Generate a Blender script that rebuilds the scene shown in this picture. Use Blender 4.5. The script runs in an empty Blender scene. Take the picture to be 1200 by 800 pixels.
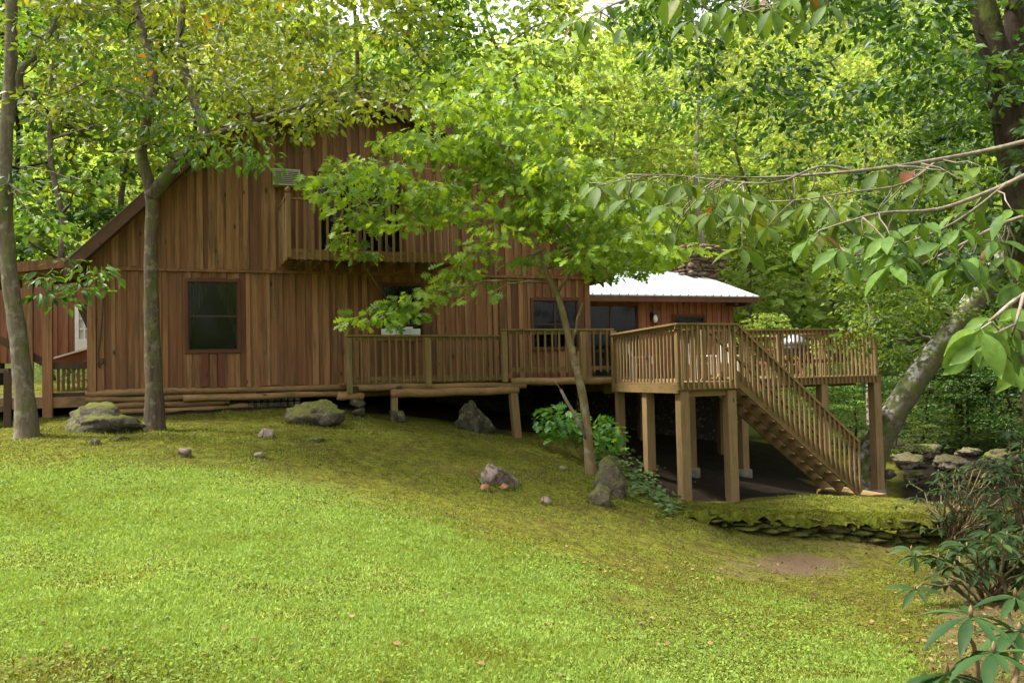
import bpy, math, random
import numpy as np
from mathutils import Vector, Matrix

# ------------------------------------------------------------------ camera, sky, sun, exposure
S = bpy.context.scene
COL = S.collection
FPX = 1000.0
PITCH, ROLL = 2.1, -1.3
CAM_R = Matrix.Rotation(math.radians(90 + PITCH), 3, 'X') @ Matrix.Rotation(math.radians(ROLL), 3, 'Z')
cd = bpy.data.cameras.new('camera')
cam = bpy.data.objects.new('camera', cd)
COL.objects.link(cam)
cd.sensor_width = 36.0
cd.lens = 30.0
cd.clip_start = 0.05
cd.clip_end = 2000
cam.matrix_world = CAM_R.to_4x4()
S.camera = cam

SUN_EL, SUN_AZ = 62.0, 272.0      # azimuth clockwise from +Y: high on the left
world = bpy.data.worlds.new('World')
S.world = world
world.use_nodes = True
wn, wl = world.node_tree.nodes, world.node_tree.links
wn.clear()
wo = wn.new('ShaderNodeOutputWorld')
wb = wn.new('ShaderNodeBackground')
sky = wn.new('ShaderNodeTexSky')
sky.sky_type = 'NISHITA'
sky.sun_disc = False
sky.sun_elevation = math.radians(SUN_EL)
sky.sun_rotation = math.radians(SUN_AZ)
sky.air_density = 1.0
sky.dust_density = 4.0
sky.ozone_density = 0.5
hs = wn.new('ShaderNodeHueSaturation')
hs.inputs['Saturation'].default_value = 0.15
wl.new(sky.outputs[0], hs.inputs['Color'])
wl.new(hs.outputs[0], wb.inputs['Color'])
wb.inputs['Strength'].default_value = 0.15
wl.new(wb.outputs[0], wo.inputs['Surface'])
sd = bpy.data.lights.new('sun', 'SUN')
sd.energy = 3.3
sd.angle = math.radians(9)
sd.color = (1.0, 0.95, 0.86)
sun = bpy.data.objects.new('sun', sd)
COL.objects.link(sun)
_e, _a = math.radians(SUN_EL), math.radians(SUN_AZ)
sdir = Vector((math.sin(_a) * math.cos(_e), math.cos(_a) * math.cos(_e), math.sin(_e)))
sun.rotation_euler = sdir.to_track_quat('Z', 'Y').to_euler()
S.view_settings.view_transform = 'Standard'
S.view_settings.look = 'None'
S.view_settings.gamma = 1.0
S.view_settings.exposure = 1.72
S.render.engine = 'CYCLES'
cy = S.cycles
cy.max_bounces = 8
cy.diffuse_bounces = 4
cy.glossy_bounces = 2
cy.transmission_bounces = 4
cy.transparent_max_bounces = 6
cy.caustics_reflective = False
cy.caustics_refractive = False
cy.use_denoising = True
cy.sample_clamp_indirect = 4.0
S.render.filter_size = 1.3
try:
    cy.denoiser = 'OPENIMAGEDENOISE'
except Exception:
    pass

rng = np.random.default_rng(7)
rnd = random.Random(7)

# ------------------------------------------------------------------ measuring helpers
def ray(px, py):
    return CAM_R @ Vector(((px - 600) / FPX, (400 - py) / FPX, -1.0))

def at(px, py, Y):
    d = ray(px, py)
    return d * (Y / d.y)

AW = math.radians(21)
CU, SU = math.cos(AW), math.sin(AW)
UX, UN = Vector((CU, SU, 0)), Vector((SU, -CU, 0))
ORG = Vector((-8.6, 17.4, 0))

def W(u, v, h):
    return ORG + UX * u + UN * v + Vector((0, 0, h))

def onwall(px, py, v):
    """(u, h) where the sight line meets the vertical plane v = const"""
    d = ray(px, py)
    t = (ORG.dot(UN) + v) / d.dot(UN)
    p = d * t
    return (p - ORG).dot(UX), p.z

CAM_RT = CAM_R.transposed()
def project(P):
    R = np.array(CAM_RT)
    q = P @ R.T
    z = -q[:, 2]
    z = np.where(np.abs(z) < 1e-6, 1e-6, z)
    return 600 + FPX * q[:, 0] / z, 400 - FPX * q[:, 1] / z, z

# ------------------------------------------------------------------ ground shape
GC = [  # pixel x, pixel y, depth -> ground height
    (150, 500, 15.9), (30, 510, 15.0), (230, 497, 16.6), (320, 482, 18.0), (460, 493, 18.3), (605, 511, 19.4),
    (727, 532, 20.1), (757, 556, 18.9), (805, 588, 17.5), (862, 588, 18.0), (1022, 588, 19.6), (1027, 584, 22.6),
    (690, 560, 15.6), (590, 566, 14.6), (420, 520, 16.0), (300, 530, 14.0), (500, 560, 14.2),
    (600, 650, 10.0), (600, 800, 5.0), (150, 600, 10.4), (150, 700, 6.6), (150, 800, 4.7),
    (800, 612, 14.4), (870, 628, 14.9), (950, 635, 14.9), (1070, 641, 15.0), (850, 592, 16.3), (930, 591, 16.4), (1010, 592, 16.4), (1080, 594, 16.4), (950, 700, 10.4), (950, 800, 5.7), (1150, 700, 9.6), (1180, 800, 5.4), (750, 720, 7.8),
    (1100, 545, 26.0), (1180, 560, 24.0), (1250, 600, 18.0), (-120, 520, 15.0), (-150, 700, 7),
]
gp = np.array([tuple(at(*c)) for c in GC] + [
    (0, 0, -1.65), (-4, 1, -1.6), (4, 1, -1.75), (-3, 23, -0.6), (-9, 24, -0.2), (3, 27, -1.7), (9, 30, -2.6), (-14, 22, -0.1),
    (12, 34, -3.1), (0, -6, -1.7), (14, 8, -2.5), (-12, 4, -1.5), (17, 26, -3.3), (8, 24, -3.0), (10, 17.5, -3.0)])
def _tps(r2):
    return 0.5 * r2 * np.log(r2 + 1e-9)
_n = len(gp)
_K = _tps(((gp[:, None, :2] - gp[None, :, :2]) ** 2).sum(-1)) + np.eye(_n) * 0.06
_P = np.hstack([np.ones((_n, 1)), gp[:, :2]])
_sol = np.linalg.solve(np.block([[_K, _P], [_P.T, np.zeros((3, 3))]]), np.concatenate([gp[:, 2], np.zeros(3)]))
def smooth(a, b, x):
    t = np.clip((x - a) / (b - a), 0, 1)
    return t * t * (3 - 2 * t)
def gz(x, y):
    x = np.asarray(x, float); y = np.asarray(y, float)
    xx, yy = x.ravel(), y.ravel()
    near = np.zeros_like(xx)
    for s in range(0, len(xx), 20000):
        a, b = xx[s:s + 20000], yy[s:s + 20000]
        r2 = (a[:, None] - gp[None, :, 0]) ** 2 + (b[:, None] - gp[None, :, 1]) ** 2
        near[s:s + 20000] = _tps(r2) @ _sol[:_n] + _sol[_n] + _sol[_n + 1] * a + _sol[_n + 2] * b
    far = -2.6 + np.maximum(0, yy - 36) * 0.47 + np.maximum(0, -xx - 20) * 0.30 + np.maximum(0, xx - 34) * 0.25
    far = far + 1.2 * np.sin(xx * .11 + 1) * np.sin(yy * .13) * smooth(30, 60, yy)
    far = np.where(yy < 0, -1.8, far)
    d = np.sqrt(np.maximum(0, np.abs(xx - 1) - 14) ** 2 + np.maximum(0, np.abs(yy - 13) - 14) ** 2)
    w = smooth(0, 12, d)
    near = np.clip(near, -4.5, 1.5)
    return (near * (1 - w) + far * w).reshape(x.shape)
def g1(x, y):
    return float(gz(np.array([x]), np.array([y]))[0])
def ground_at(px, py):
    d = ray(px, py)
    Y = np.linspace(2.5, 60, 1200)
    P = np.outer(Y / d.y, np.array(d))
    below = np.where(P[:, 2] < gz(P[:, 0], P[:, 1]))[0]
    k = below[0] if len(below) else len(Y) - 1
    return Vector((P[k, 0], P[k, 1], g1(P[k, 0], P[k, 1])))

# ------------------------------------------------------------------ mesh helpers
WLOC = {}
class MB:
    def __init__(self):
        self.v, self.f, self.t, self.smooth = [], [], [], False
    def add(self, vs, fs, tint=None):
        if tint is None:
            tint = rnd.random()
        b = len(self.v)
        self.v += [tuple(p) for p in vs]
        for f in fs:
            self.f.append([i + b for i in f]); self.t.append(tint)
        return self
    def box(self, c, size, ax=None, tint=None):
        c = Vector(c)
        X, Y, Z = ax if ax else (Vector((1, 0, 0)), Vector((0, 1, 0)), Vector((0, 0, 1)))
        vs = [c + X * (size[0] * i / 2) + Y * (size[1] * j / 2) + Z * (size[2] * k / 2) for k in (-1, 1) for j in (-1, 1) for i in (-1, 1)]
        return self.add(vs, [(0, 2, 3, 1), (4, 5, 7, 6), (0, 1, 5, 4), (2, 6, 7, 3), (0, 4, 6, 2), (1, 3, 7, 5)], tint)
    def wbox(self, u0, u1, v0, v1, h0, h1, tint=None):
        return self.box(W((u0 + u1) / 2, (v0 + v1) / 2, (h0 + h1) / 2), (u1 - u0, v1 - v0, h1 - h0), (UX, UN, Vector((0, 0, 1))), tint)
    def beam(self, p, q, w, h, up=(0, 0, 1), tint=None):
        p, q = Vector(p), Vector(q)
        d = q - p; L = d.length; d.normalize()
        up = Vector(up)
        side = d.cross(up)
        if side.length < 1e-4:
            side = d.cross(Vector(UN))
        side.normalize(); up2 = side.cross(d)
        return self.box((p + q) / 2, (L, w, h), (d, side, up2), tint)
    def tube(self, pts, rad, n=8, tint=None, cap=True):
        pts = [Vector(p) for p in pts]
        if not hasattr(rad, '__len__'):
            rad = [rad] * len(pts)
        vs, fs = [], []
        t0 = (pts[1] - pts[0]).normalized()
        a = t0.orthogonal().normalized()
        for i, p in enumerate(pts):
            t = (pts[min(i + 1, len(pts) - 1)] - pts[max(i - 1, 0)]).normalized()
            a = (a - t * a.dot(t)).normalized()
            b = t.cross(a)
            for k in range(n):
                an = 2 * math.pi * k / n
                vs.append(p + (a * math.cos(an) + b * math.sin(an)) * rad[i])
        for i in range(len(pts) - 1):
            for k in range(n):
                fs.append((i * n + k, i * n + (k + 1) % n, (i + 1) * n + (k + 1) % n, (i + 1) * n + k))
        if cap:
            fs.append(tuple(range(n))[::-1]); fs.append(tuple(range((len(pts) - 1) * n, len(pts) * n)))
        return self.add(vs, fs, tint)
    def prism(self, poly, back, tint=None):
        """polygon (list of points) extruded by the vector back"""
        n = len(poly)
        back = Vector(back)
        vs = [Vector(p) for p in poly] + [Vector(p) + back for p in poly]
        fs = [tuple(range(n)), tuple(range(2 * n - 1, n - 1, -1))] + [(i, i + n, (i + 1) % n + n, (i + 1) % n) for i in range(n)]
        return self.add(vs, fs, tint)
    def build(self, name, mat, parent=None, local=False):
        me = bpy.data.meshes.new(name)
        V = np.array(self.v, float)
        if local:
            c = np.zeros(3); off = c
        else:
            lo, hi = V.min(0), V.max(0)
            c = np.array([(lo[0] + hi[0]) / 2, (lo[1] + hi[1]) / 2, lo[2]])
            off = c
        me.from_pydata([tuple(p) for p in (V - off)], [], self.f)
        at_ = me.attributes.new('tint', 'FLOAT', 'FACE')
        at_.data.foreach_set('value', np.array(self.t, np.float32))
        if self.smooth:
            me.polygons.foreach_set('use_smooth', [True] * len(me.polygons))
        me.materials.append(mat)
        me.update()
        o = bpy.data.objects.new(name, me)
        COL.objects.link(o)
        pw = Vector((0, 0, 0))
        if parent is not None:
            o.parent = parent; pw = WLOC.get(parent.name, Vector())
        o.location = Vector(c) - pw
        WLOC[o.name] = Vector(c)
        return o

def tri_mesh(name, V, F, tint, mat, parent=None, loc=None, smooth_=False):
    me = bpy.data.meshes.new(name)
    nv, nf = len(V), len(F)
    base = np.zeros(3) if loc is None else np.array(loc)
    me.vertices.add(nv)
    me.vertices.foreach_set('co', (V - base).astype(np.float32).ravel())
    me.loops.add(nf * 3); me.polygons.add(nf)
    me.loops.foreach_set('vertex_index', F.astype(np.int32).ravel())
    me.polygons.foreach_set('loop_start', np.arange(0, nf * 3, 3, dtype=np.int32))
    me.polygons.foreach_set('loop_total', np.full(nf, 3, np.int32))
    me.polygons.foreach_set('use_smooth', np.full(nf, smooth_))
    a = me.attributes.new('tint', 'FLOAT', 'FACE')
    a.data.foreach_set('value', tint.astype(np.float32))
    me.update(calc_edges=True)
    me.materials.append(mat)
    o = bpy.data.objects.new(name, me)
    COL.objects.link(o)
    pw = Vector((0, 0, 0))
    if parent is not None:
        o.parent = parent; pw = WLOC.get(parent.name, Vector())
    o.location = Vector(base) - pw
    WLOC[o.name] = Vector(base)
    return o

def tag(o, label=None, cat=None, group=None, kind=None):
    if label: o['label'] = label
    if cat: o['category'] = cat
    if group: o['group'] = group
    if kind: o['kind'] = kind
    return o
def thing(name, loc, label, cat, group=None):
    o = bpy.data.objects.new(name, None)
    o.empty_display_size = 0.2
    COL.objects.link(o)
    o.location = loc
    WLOC[o.name] = Vector(loc)
    return tag(o, label, cat, group)
def copy_tree(o, parent=None):
    c = o.copy(); COL.objects.link(c)
    if parent is not None:
        c.parent = parent
    for ch in [x for x in bpy.data.objects if x.parent == o]:
        copy_tree(ch, c)
    return c

# ------------------------------------------------------------------ materials
def new_mat(name):
    m = bpy.data.materials.new(name); m.use_nodes = True
    n, l = m.node_tree.nodes, m.node_tree.links
    n.clear()
    out = n.new('ShaderNodeOutputMaterial')
    return m, n, l, out
def ramp(n, stops):
    r = n.new('ShaderNodeValToRGB')
    e = r.color_ramp.elements
    while len(e) > 1: e.remove(e[-1])
    e[0].position = stops[0][0]; e[0].color = (*stops[0][1], 1)
    for p, c in stops[1:]:
        x = e.new(p); x.color = (*c, 1)
    return r
def mixc(n, l, fac, a, b, mode='MIX'):
    m = n.new('ShaderNodeMix'); m.data_type = 'RGBA'; m.blend_type = mode
    for s, v in ((m.inputs[0], fac), (m.inputs[6], a), (m.inputs[7], b)):
        if hasattr(v, 'links') or hasattr(v, 'node'): l.new(v, s)
        elif isinstance(v, tuple): s.default_value = (*v, 1)
        else: s.default_value = v
    return m.outputs[2]
def noise(n, l, vec, scale, detail=4, rough=.6, dist=0):
    t = n.new('ShaderNodeTexNoise')
    t.inputs['Scale'].default_value = scale; t.inputs['Detail'].default_value = detail
    t.inputs['Roughness'].default_value = rough; t.inputs['Distortion'].default_value = dist
    if vec is not None: l.new(vec, t.inputs['Vector'])
    return t.outputs['Fac']
def attr(n, name):
    a = n.new('ShaderNodeAttribute'); a.attribute_name = name
    return a
def geopos(n):
    return n.new('ShaderNodeNewGeometry')
def mapping(n, l, vec, scale=(1, 1, 1), rot=(0, 0, 0)):
    m = n.new('ShaderNodeMapping')
    m.inputs['Scale'].default_value = scale; m.inputs['Rotation'].default_value = rot
    l.new(vec, m.inputs['Vector'])
    return m.outputs[0]
def mapr(n, l, v, a, b, c=0, d=1):
    m = n.new('ShaderNodeMapRange')
    m.inputs[1].default_value = a; m.inputs[2].default_value = b; m.inputs[3].default_value = c; m.inputs[4].default_value = d
    l.new(v, m.inputs[0]); return m.outputs[0]
def mth(n, l, op, a, b):
    m = n.new('ShaderNodeMath'); m.operation = op
    for s, v in ((m.inputs[0], a), (m.inputs[1], b)):
        if hasattr(v, 'node'): l.new(v, s)
        else: s.default_value = v
    return m.outputs[0]
def principled(n, l, out, col, rough=.7, spec=.3, bump=None, bstr=.3, bdist=.01, metal=0):
    p = n.new('ShaderNodeBsdfPrincipled')
    if isinstance(col, tuple): p.inputs['Base Color'].default_value = (*col, 1)
    else: l.new(col, p.inputs['Base Color'])
    if hasattr(rough, 'node'): l.new(rough, p.inputs['Roughness'])
    else: p.inputs['Roughness'].default_value = rough
    p.inputs['Specular IOR Level'].default_value = spec
    p.inputs['Metallic'].default_value = metal
    if bump is not None:
        b = n.new('ShaderNodeBump'); b.inputs['Strength'].default_value = bstr; b.inputs['Distance'].default_value = bdist
        l.new(bump, b.inputs['Height']); l.new(b.outputs[0], p.inputs['Normal'])
    l.new(p.outputs[0], out.inputs['Surface'])
    return p

def wood(name, c_dark, c_mid, c_light, along='z', stain=(.05, .035, .02), green=0.0):
    m, n, l, out = new_mat(name)
    pos = geopos(n).outputs['Position']
    t = attr(n, 'tint').outputs['Fac']
    # every board gets its own slice of the grain
    cx = n.new('ShaderNodeCombineXYZ')
    l.new(mth(n, l, 'MULTIPLY', t, 37.0), cx.inputs[0]); l.new(mth(n, l, 'MULTIPLY', t, 91.0), cx.inputs[2])
    add = n.new('ShaderNodeVectorMath'); add.operation = 'ADD'
    l.new(pos, add.inputs[0]); l.new(cx.outputs[0], add.inputs[1])
    v = add.outputs[0]
    if along == 'z': g = mapping(n, l, v, (22, 22, .9)); st = mapping(n, l, v, (5, 5, .5))
    elif along == 'u':
        g = mapping(n, l, v, (.9, 22, 22), (0, 0, -AW)); st = mapping(n, l, v, (.6, 5, 5), (0, 0, -AW))
    else: g = mapping(n, l, v, (9, 9, 9)); st = mapping(n, l, v, (2, 2, 2))
    n1 = noise(n, l, g, 1.0, 5, .65, .4)
    n2 = noise(n, l, st, 1.0, 4, .7)
    base = ramp(n, [(.0, c_dark), (.5, c_mid), (1.0, c_light)])
    l.new(mth(n, l, 'ADD', mth(n, l, 'ADD', mth(n, l, 'MULTIPLY', t, .5), -.12), mth(n, l, 'MULTIPLY', n1, .85)), base.inputs[0])
    c = mixc(n, l, mapr(n, l, n1, .40, .28, 0, .8), base.outputs[0], stain)
    c = mixc(n, l, mapr(n, l, n2, .50, .70, 0, .75), c, stain)
    n5 = noise(n, l, mapping(n, l, pos, (1.1, 1.1, .6)), 1.0, 5, .65)
    c = mixc(n, l, mapr(n, l, n5, .52, .72, 0, .25), c, (.15, .11, .075))
    # knots
    vo = n.new('ShaderNodeTexVoronoi'); vo.inputs['Scale'].default_value = 1.0
    l.new(mapping(n, l, v, (3.2, 3.2, 1.3) if along == 'z' else (1.5, 3.5, 3.5)), vo.inputs['Vector'])
    c = mixc(n, l, mapr(n, l, vo.outputs['Distance'], .05, .10, .85, 0), c, (.018, .012, .008))
    if green:
        n3 = noise(n, l, pos, 2.3, 5, .7)
        c = mixc(n, l, mapr(n, l, n3, .45, .7, 0, green), c, (.10, .105, .022))
    principled(n, l, out, c, .75, .25, n1, .35, .006)
    return m

M = {}
M['siding'] = wood('cedar_siding', (.055, .022, .011), (.18, .076, .034), (.38, .20, .094))
M['siding_red'] = wood('red_cedar_siding', (.13, .044, .022), (.20, .075, .036), (.27, .12, .06))
M['trim'] = wood('brown_trim', (.06, .028, .018), (.09, .040, .024), (.12, .055, .03), 'u')
M['redframe'] = wood('red_brown_frame', (.07, .022, .014), (.10, .032, .02), (.13, .045, .025), 'z')
M['deck_z'] = wood('treated_lumber_upright', (.11, .066, .028), (.195, .12, .052), (.30, .195, .10), 'z', (.08, .055, .02), .5)
M['deck_u'] = wood('treated_lumber_rail', (.11, .066, .022), (.18, .11, .04), (.27, .165, .068), 'u', (.075, .055, .02), .5)
M['balcony_z'] = wood('weathered_balcony_wood', (.13, .068, .03), (.21, .115, .05), (.30, .175, .085), 'z', (.07, .045, .02), .15)
M['balcony_u'] = wood('weathered_balcony_rail', (.13, .068, .03), (.20, .11, .048), (.28, .165, .08), 'u', (.06, .045, .02), .25)
M['log'] = wood('peeled_log', (.14, .075, .032), (.25, .14, .062), (.34, .20, .10), 'u', (.07, .045, .022), .55)
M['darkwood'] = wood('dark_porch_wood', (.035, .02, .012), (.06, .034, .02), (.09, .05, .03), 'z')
M['tabletop'] = wood('red_stained_wood', (.10, .035, .02), (.15, .05, .03), (.2, .07, .04), 'u')

def simple(name, col, rough=.6, spec=.3, metal=0, nscale=0, c2=None):
    m, n, l, out = new_mat(name)
    if nscale:
        col = mixc(n, l, mapr(n, l, noise(n, l, geopos(n).outputs['Position'], nscale, 5, .65), .3, .7), col, c2)
    principled(n, l, out, col, rough, spec, metal=metal)
    return m
M['dark'] = simple('dark_interior', (.012, .010, .009), .9, .1)
M['curtain'] = simple('pale_curtain', (.15, .145, .115), .9, .1, 0, 6, (.08, .075, .06))
M['white'] = simple('white_painted', (.75, .75, .73), .5, .4, 0, 5, (.6, .6, .57))
M['beige'] = simple('beige_plastic', (.42, .38, .30), .5, .4, 0, 9, (.34, .30, .22))
M['grille'] = simple('dark_grille', (.10, .095, .085), .6, .3)
M['black'] = simple('black_metal', (.015, .015, .016), .4, .5)
M['lid'] = simple('grey_lid_metal', (.30, .31, .33), .35, .5, .5)
M['greypaint'] = simple('grey_painted_wood', (.22, .21, .22), .7, .3, 0, 8, (.15, .14, .15))
M['concrete'] = simple('concrete', (.20, .18, .15), .9, .2, 0, 6, (.11, .10, .07))
M['shingle'] = simple('grey_roofing', (.16, .155, .15), .6, .4, 0, 3, (.09, .09, .085))
M['cable'] = simple('black_cable', (.012, .012, .012), .5, .4)
M['bulb'] = simple('frosted_globe', (.7, .7, .68), .3, .5)
M['orangebrick'] = simple('orange_rock', (.30, .14, .07), .9, .2, 0, 14, (.13, .075, .045))

def glass_mat():
    m, n, l, out = new_mat('window_glass')
    tr = n.new('ShaderNodeBsdfTransparent'); tr.inputs[0].default_value = (.52, .53, .52, 1)
    gl = n.new('ShaderNodeBsdfGlossy'); gl.inputs['Roughness'].default_value = .06
    gl.inputs['Color'].default_value = (.8, .8, .8, 1)
    lw = n.new('ShaderNodeLayerWeight'); lw.inputs[0].default_value = .25
    mx = n.new('ShaderNodeMixShader')
    l.new(mapr(n, l, lw.outputs['Fresnel'], 0, 1, .005, .7), mx.inputs[0])
    l.new(tr.outputs[0], mx.inputs[1]); l.new(gl.outputs[0], mx.inputs[2]); l.new(mx.outputs[0], out.inputs['Surface'])
    return m
M['glass'] = glass_mat()

def metal_roof():
    m, n, l, out = new_mat('white_metal_roofing')
    pos = geopos(n).outputs['Position']
    c = mixc(n, l, mapr(n, l, noise(n, l, pos, 1.2, 5, .7), .45, .75, 0, .6), (.42, .46, .47), (.22, .27, .28))
    principled(n, l, out, c, .35, .5)
    return m
M['metal_roof'] = metal_roof()

def leaf_mat(name, stops, transl=.4, tcol=(1.5, 1.35, .6), rough=.45, spec=.35, patch=None, backpale=None, mottle=0):
    """stops: colour ramp over the random value each leaf carries"""
    m, n, l, out = new_mat(name)
    t = attr(n, 'tint').outputs['Fac']
    r = ramp(n, stops); l.new(t, r.inputs[0])
    c = r.outputs[0]
    oi = n.new('ShaderNodeObjectInfo')
    hsv = n.new('ShaderNodeHueSaturation')
    l.new(mapr(n, l, oi.outputs['Random'], 0, 1, .485, .515), hsv.inputs['Hue'])
    l.new(mapr(n, l, oi.outputs['Random'], 0, 1, .88, 1.12), hsv.inputs['Value'])
    l.new(c, hsv.inputs['Color']); c = hsv.outputs[0]
    if mottle:
        nm = noise(n, l, geopos(n).outputs['Position'], mottle, 5, .7)
        c = mixc(n, l, mapr(n, l, nm, .4, .75, 0, .75), c, (.035, .05, .012))
    c0 = c
    if backpale:
        c = mixc(n, l, geopos(n).outputs['Backfacing'], c, backpale)
    p = n.new('ShaderNodeBsdfPrincipled')
    l.new(c, p.inputs['Base Color']); p.inputs['Roughness'].default_value = rough; p.inputs['Specular IOR Level'].default_value = spec
    tb = n.new('ShaderNodeBsdfTranslucent')
    l.new(mixc(n, l, 1.0, c0, tcol, 'MULTIPLY'), tb.inputs[0])
    mx = n.new('ShaderNodeMixShader'); mx.inputs[0].default_value = transl
    l.new(p.outputs[0], mx.inputs[1]); l.new(tb.outputs[0], mx.inputs[2]); l.new(mx.outputs[0], out.inputs['Surface'])
    return m
M['leaf_oak'] = leaf_mat('oak_leaf', [(0, (.07, .13, .016)), (.5, (.15, .235, .025)), (.9, (.245, .335, .038)), (1, (.34, .39, .055))], .48, spec=.25)
M['leaf_olive'] = leaf_mat('olive_leaf', [(0, (.05, .09, .012)), (.45, (.105, .16, .02)), (.88, (.19, .24, .03)), (.95, (.27, .21, .025)), (1, (.36, .17, .02))], .45)
M['leaf_fresh'] = leaf_mat('fresh_leaf', [(0, (.04, .11, .018)), (.6, (.08, .19, .025)), (1, (.15, .26, .035))], .4)
M['leaf_dark'] = leaf_mat('dark_leaf', [(0, (.018, .05, .010)), (.6, (.04, .09, .014)), (1, (.09, .16, .022))], .42)
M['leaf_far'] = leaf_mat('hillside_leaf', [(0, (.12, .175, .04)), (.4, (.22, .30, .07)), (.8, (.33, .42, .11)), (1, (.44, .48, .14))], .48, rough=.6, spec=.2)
M['leaf_mid'] = leaf_mat('woodland_leaf', [(0, (.045, .10, .014)), (.5, (.10, .18, .022)), (1, (.20, .28, .034))], .46, rough=.5, spec=.3)
M['leaf_yellow'] = leaf_mat('yellowgreen_leaf', [(0, (.09, .14, .018)), (.5, (.18, .25, .032)), (1, (.30, .36, .055))], .48, rough=.5, spec=.3)
M['leaf_big'] = leaf_mat('magnolia_leaf', [(0, (.05, .10, .016)), (.6, (.09, .165, .024)), (.955, (.13, .215, .03)), (.97, (.14, .05, .015)), (1, (.16, .055, .02))], .32, rough=.55, spec=.14, backpale=(.11, .175, .035), mottle=30)
M['leaf_rhodo'] = leaf_mat('rhododendron_leaf', [(0, (.012, .032, .009)), (.7, (.024, .055, .014)), (1, (.045, .08, .02))], .18, rough=.55, spec=.12, mottle=30)
M['leaf_cover'] = leaf_mat('groundcover_leaf', [(0, (.04, .09, .022)), (1, (.10, .17, .05))], .3, rough=.55, spec=.25)
M['litter'] = leaf_mat('fallen_leaf', [(0, (.045, .026, .012)), (.6, (.10, .062, .026)), (.9, (.17, .115, .05)), (1, (.24, .17, .08))], .1, rough=.85, spec=.05)
M['clover'] = leaf_mat('clover_leaf', [(0, (.09, .17, .022)), (1, (.17, .28, .035))], .35, rough=.6, spec=.15)
M['grass'] = leaf_mat('grass_blade', [(0, (.05, .042, .010)), (.2, (.10, .10, .013)), (.4, (.19, .20, .022)), (.55, (.15, .225, .042)), (.85, (.255, .335, .07)), (1, (.38, .44, .13))], .4, (1.3, 1.25, .6), .6, .15)

def bark(name, c1, c2, lichen, lich_amt, moss_amt=.0, vs=(14, 14, 2.2), topside=False):
    m, n, l, out = new_mat(name)
    g = geopos(n)
    pos = g.outputs['Position']
    n1 = noise(n, l, mapping(n, l, pos, vs), 1, 6, .7, .6)
    n2 = noise(n, l, pos, 5.5, 5, .65)
    n3 = noise(n, l, pos, 2.1, 5, .7)
    c = mixc(n, l, mapr(n, l, n1, .35, .65), c1, c2)
    lf = mapr(n, l, n2, .62 - lich_amt * .3, .72 - lich_amt * .25, 0, .85)
    if topside:      # lichen crusts the weather side of the lean
        sz = n.new('ShaderNodeSeparateXYZ'); l.new(g.outputs['Normal'], sz.inputs[0])
        lf = mth(n, l, 'MULTIPLY', lf, mapr(n, l, mth(n, l, 'SUBTRACT', sz.outputs[2], mth(n, l, 'MULTIPLY', sz.outputs[0], .5)), .15, .75, .08, 1))
    c = mixc(n, l, lf, c, lichen)
    if moss_amt:
        c = mixc(n, l, mapr(n, l, n3, .62 - moss_amt * .3, .75 - moss_amt * .3, 0, .85), c, (.075, .09, .015))
    principled(n, l, out, c, .9, .15, n1, .8, .02)
    return m
M['bark_grey'] = bark('grey_bark', (.075, .055, .038), (.15, .118, .085), (.19, .18, .125), .35, .3)
M['bark_brown'] = bark('mossy_brown_bark', (.05, .035, .024), (.11, .08, .054), (.17, .15, .10), .3, .4)
M['bark_olive'] = bark('olive_sapling_bark', (.11, .075, .038), (.19, .135, .065), (.24, .21, .13), .35, .35)
M['bark_dark'] = bark('dark_bark', (.016, .011, .007), (.042, .028, .016), (.06, .048, .028), .2, .3)
M['bark_lichen'] = bark('lichened_bark', (.05, .038, .025), (.115, .09, .058), (.50, .49, .44), .62, .62, (6, 6, 6), True)
M['bark_pale'] = bark('pale_trunk_bark', (.16, .125, .095), (.30, .25, .20), (.34, .32, .27), .4)
M['twig'] = bark('grey_twig', (.12, .095, .07), (.22, .18, .13), (.28, .26, .22), .3)

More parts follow.
